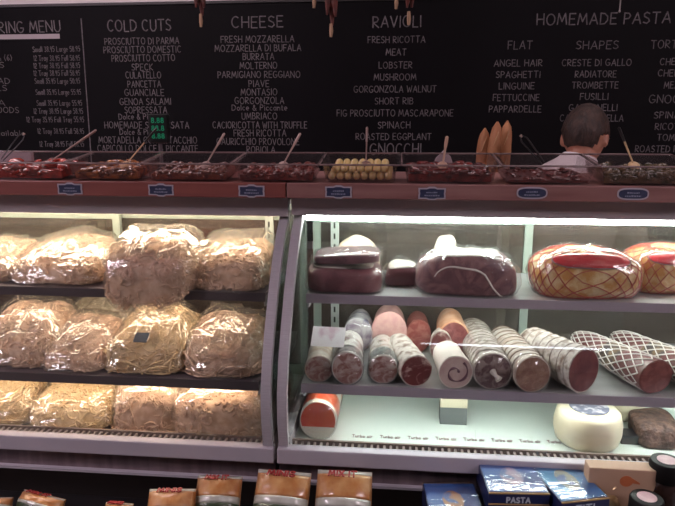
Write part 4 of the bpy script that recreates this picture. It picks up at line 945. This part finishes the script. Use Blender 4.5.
# blue pasta boxes
blue = P('box_blue', (.012, .03, .15), (.04, .12, .32), 10, .3, coat=.3, lo=.45, hi=.6); cyan = P('box_cyan', (.015, .12, .28), (.06, .28, .46), 16, .3, coat=.5, lo=.4, hi=.7)
navyb = P('box_navy', (.012, .018, .075), None, rough=.3, coat=.6); yel = P('box_trim', (.42, .27, .10), None, rough=.4); silv = P('print_silver', (.55, .60, .68), None, rough=.4)
wrapf = GL('box_wrap', (.97, .97, 1), 1.5, .10, haze=0, bump=.35, bscale=8, boost=1.0, stretch=(1, 3, 1))
def bluebox(p_fl, p_fr, zt, depth, rz, label, topm, seed, stack=0):
    a = atz(*p_fl, zt); b = atz(*p_fr, zt); w = (b-a).length; ang = math.atan2((b-a).y, (b-a).x)+rz; H = .045
    t = thing('pasta_box', label, 'box', (a.x, a.y, zt-H), ang)
    MB().b2(0, w, 0, depth, 0, H-.001).build('carton', navyb, t, smooth=False, bevel=.001)
    MB().b2(.002, w-.002, .002, depth-.002, H-.001, H).build('top_panel', topm, t, smooth=False)
    for q in ((-.0006, .003, H-.002, H+.0006), (depth-.003, depth+.0006, H-.002, H+.0006), (-.0006, .0004, H-.026, H-.023)): MB().b2(0, w, *q).build('gold_edge', yel, t, smooth=False)
    mb = MB(); write(mb, 'PASTA' if seed != 2 else 'ZITI', Vector((w*.30, -.0006, H-.020)), X_, Z_, FRONT, w*.38, .011, .0026); mb.build('lettering', silv, t, smooth=False)
    # pale picture on the lid
    MB().prism([(w*.5+w*.2*math.cos(k), depth*.5+depth*.26*math.sin(k)) for k in [2*math.pi*j/18 for j in range(18)]], .0004, T(0, 0, H)).build('lid_picture', P('picture_%d' % seed, ((.40, .30, .34), (.30, .30, .20), (.45, .22, .08))[seed-1], (.10, .16, .30), 40, .4, lo=.45, hi=.6), t, smooth=False)
    def wf(u, v): return Vector((w*u, depth*v, H+.0016+.0012*abs(noise.noise(Vector((u*5+v*3, v*9, seed))))))
    mb = MB(); mb.surf(wf, 20, 14, closeu=False, cap=False); o = mb.build('shrink_wrap', wrapf, t, smooth='full'); so = o.modifiers.new('thick', 'SOLIDIFY'); so.thickness = .0003
    return t, a, w, ang, H, depth
res = [bluebox((489, 493), (550, 494), .776, .125, 0, 'blue pasta box with white glare bands, left of its twin', blue, 1),
       bluebox((562, 503), (612, 500), .776, .145, R(4), 'turquoise and blue pasta box with a pale picture, left of the black jars', cyan, 2),
       bluebox((431, 519), (487, 519), .735, .125, 0, 'lower blue pasta box with an orange picture, leftmost of the boxes', blue, 3)]
for (t, a, w, ang, H, d), n_ in zip(res, (1, 1, 0)):
    zt = t.location.z; hgt = zt-TZ
    k = thing('box_stack_support', 'plain dark carton directly under the %s' % {0: 'left glare-banded blue box', 1: 'turquoise box', 2: 'lower leftmost blue box'}[res.index((t, a, w, ang, H, d))], 'carton', (a.x, a.y, TZ+.0005), ang)
    k.name = 'support_carton'
    MB().b2(0, w, 0, d, 0, hgt-.0012).build('carton', black, k, smooth=False, bevel=.001)
    MB().b2(.004, w-.004, -.0008, .0, .006, hgt-.008).build('front_panel', navyb, k, smooth=False)
# tan carton behind
a = at(588, 463, 1.20); b = at(656, 463, 1.20)
t = thing('tan_carton', 'tan cardboard carton with an orange teardrop print behind the black jars', 'carton', ((a.x+b.x)/2, 1.20, TZ+.0005)); w = b.x-a.x; hh = a.z-TZ
MB().b2(-w/2, w/2, -.012, .022, 0, hh-.004).build('carton', P('tan_card', (.42, .26, .17), (.46, .30, .20), 6, .6), t, smooth=False, bevel=.002)
mb = MB(); tp = [(.013*math.sin(k)*(1 if math.sin(k) else 1), .012*math.cos(k)) for k in [2*math.pi*j/20 for j in range(20)]]; tp = [(x+(.014 if 3 < i < 6 else 0), y-(.006 if 3 < i < 6 else 0)) for i, (x, y) in enumerate(tp)]
mb.prism(tp, .0006, T(.008, -.012, hh-.030) @ RX(R(90))); mb.build('teardrop_print', P('print_orange', (.45, .13, .05), None, rough=.5), t, smooth=False)
# jars with black lids
def jar(px, py, z, r, label):
    p = atz(px, py, z); H = z-TZ-.0005; t = thing('jar', label, 'jar', (p.x, p.y, TZ+.0005))
    MB().lathe([(r*.9, 0), (r, .006), (r, H-.062), (r*.86, H-.044), (r*.80, H-.040)], 28).build('glass_body', P('jar_dark', (.020, .010, .008), (.04, .02, .014), 20, .12, coat=.6), t)
    MB().lathe([(r*.92, H-.040), (r*.95, H-.036), (r*.95, H-.006), (r*.88, H-.001), (r*.80, H)], 32).build('lid', P('lid_black', (.006, .005, .005), None, rough=.5, spec=.2), t)
    MB().lathe([(r*.55, H), (r*.55, H+.0008), (.001, H+.0009)], 24).build('lid_sticker', P('sticker_pink', (.42, .25, .27), (.50, .34, .36), 40, .5), t)
jar(667, 460, .825, .034, 'taller black lidded jar with pink sticker behind, at the right edge')
jar(647, 497, .785, .033, 'front black lidded jar with oval pink sticker, bottom right corner')
# gold packet
p = atz(611, 499, .745); t = thing('gold_packet', 'crinkled gold cellophane packet between the turquoise box and the front jar', 'packet', (p.x-.004, p.y+.01, TZ+.0006))
MB().surf(blob_fn(.05, .055, .088, .6, .6, .007, 9, freq=40, ridge=.004), 36, 20).build('cellophane', P('gold_foil', (.45, .30, .13), (.70, .52, .28), 22, .25, metal=.5, bump=.8, bscale=30), t)
MB().tube([(-.012, 0, .088), (.0, .0, .10), (.012, .004, .112)], [.006, .003, .012], 8, flat=.4).build('twist', P('gold_foil', (.45, .30, .13)), t)

# ------------------------------------------------------------------ room tube, plus unseen fill lights added for fronts and board
for x, y, lx, wy, e, c, l in ((.80, -.95, .62, .03, 13, (.86, .90, 1), 'thin tube ceiling light behind the viewer'), (3.0, -.3, .55, .5, 27, (1, .84, .92), 'added square fill light at the right of the shop, brightening the case fronts'),
                     (-3.45, -.3, .5, .5, 36, (1, .84, .96), 'added square fill light at the left of the shop, brightening the case fronts'),  # both squares are added fill, set wide so the curved glass doesn't mirror them
                     (-1.4, 2.05, .6, .09, 24, (1, .84, .88), 'added fill tube above the work aisle on the left, lighting the menu board'), (.9, 2.05, .6, .09, 9, (1, .84, .88), 'added fill tube above the work aisle on the right, lighting the menu board')):  # aisle tubes are added fill for the board wall
    t = thing('ceiling_or_fill_light', l, 'ceiling light', (x, y, 2.899))
    MB().b2(-lx-.03, lx+.03, -wy-.02, wy+.02, -.03, 0).build('housing', alum, t, smooth=False)
    MB().b2(-lx, lx, -wy, wy, -.05, -.0302).build('diffuser', P('lamp_%d' % int(e*10), c, None, emit=e), t, smooth=False)
w = bpy.data.worlds.new('world'); SC.world = w; w.use_nodes = True
w.node_tree.nodes['Background'].inputs['Color'].default_value = (.02, .017, .02, 1); w.node_tree.nodes['Background'].inputs['Strength'].default_value = .5
SC.view_settings.view_transform = 'Standard'; SC.view_settings.look = 'None'; SC.view_settings.gamma = 1; SC.view_settings.exposure = 0
SC.view_settings.use_curve_mapping = False
SC.cycles.transparent_max_bounces = 40
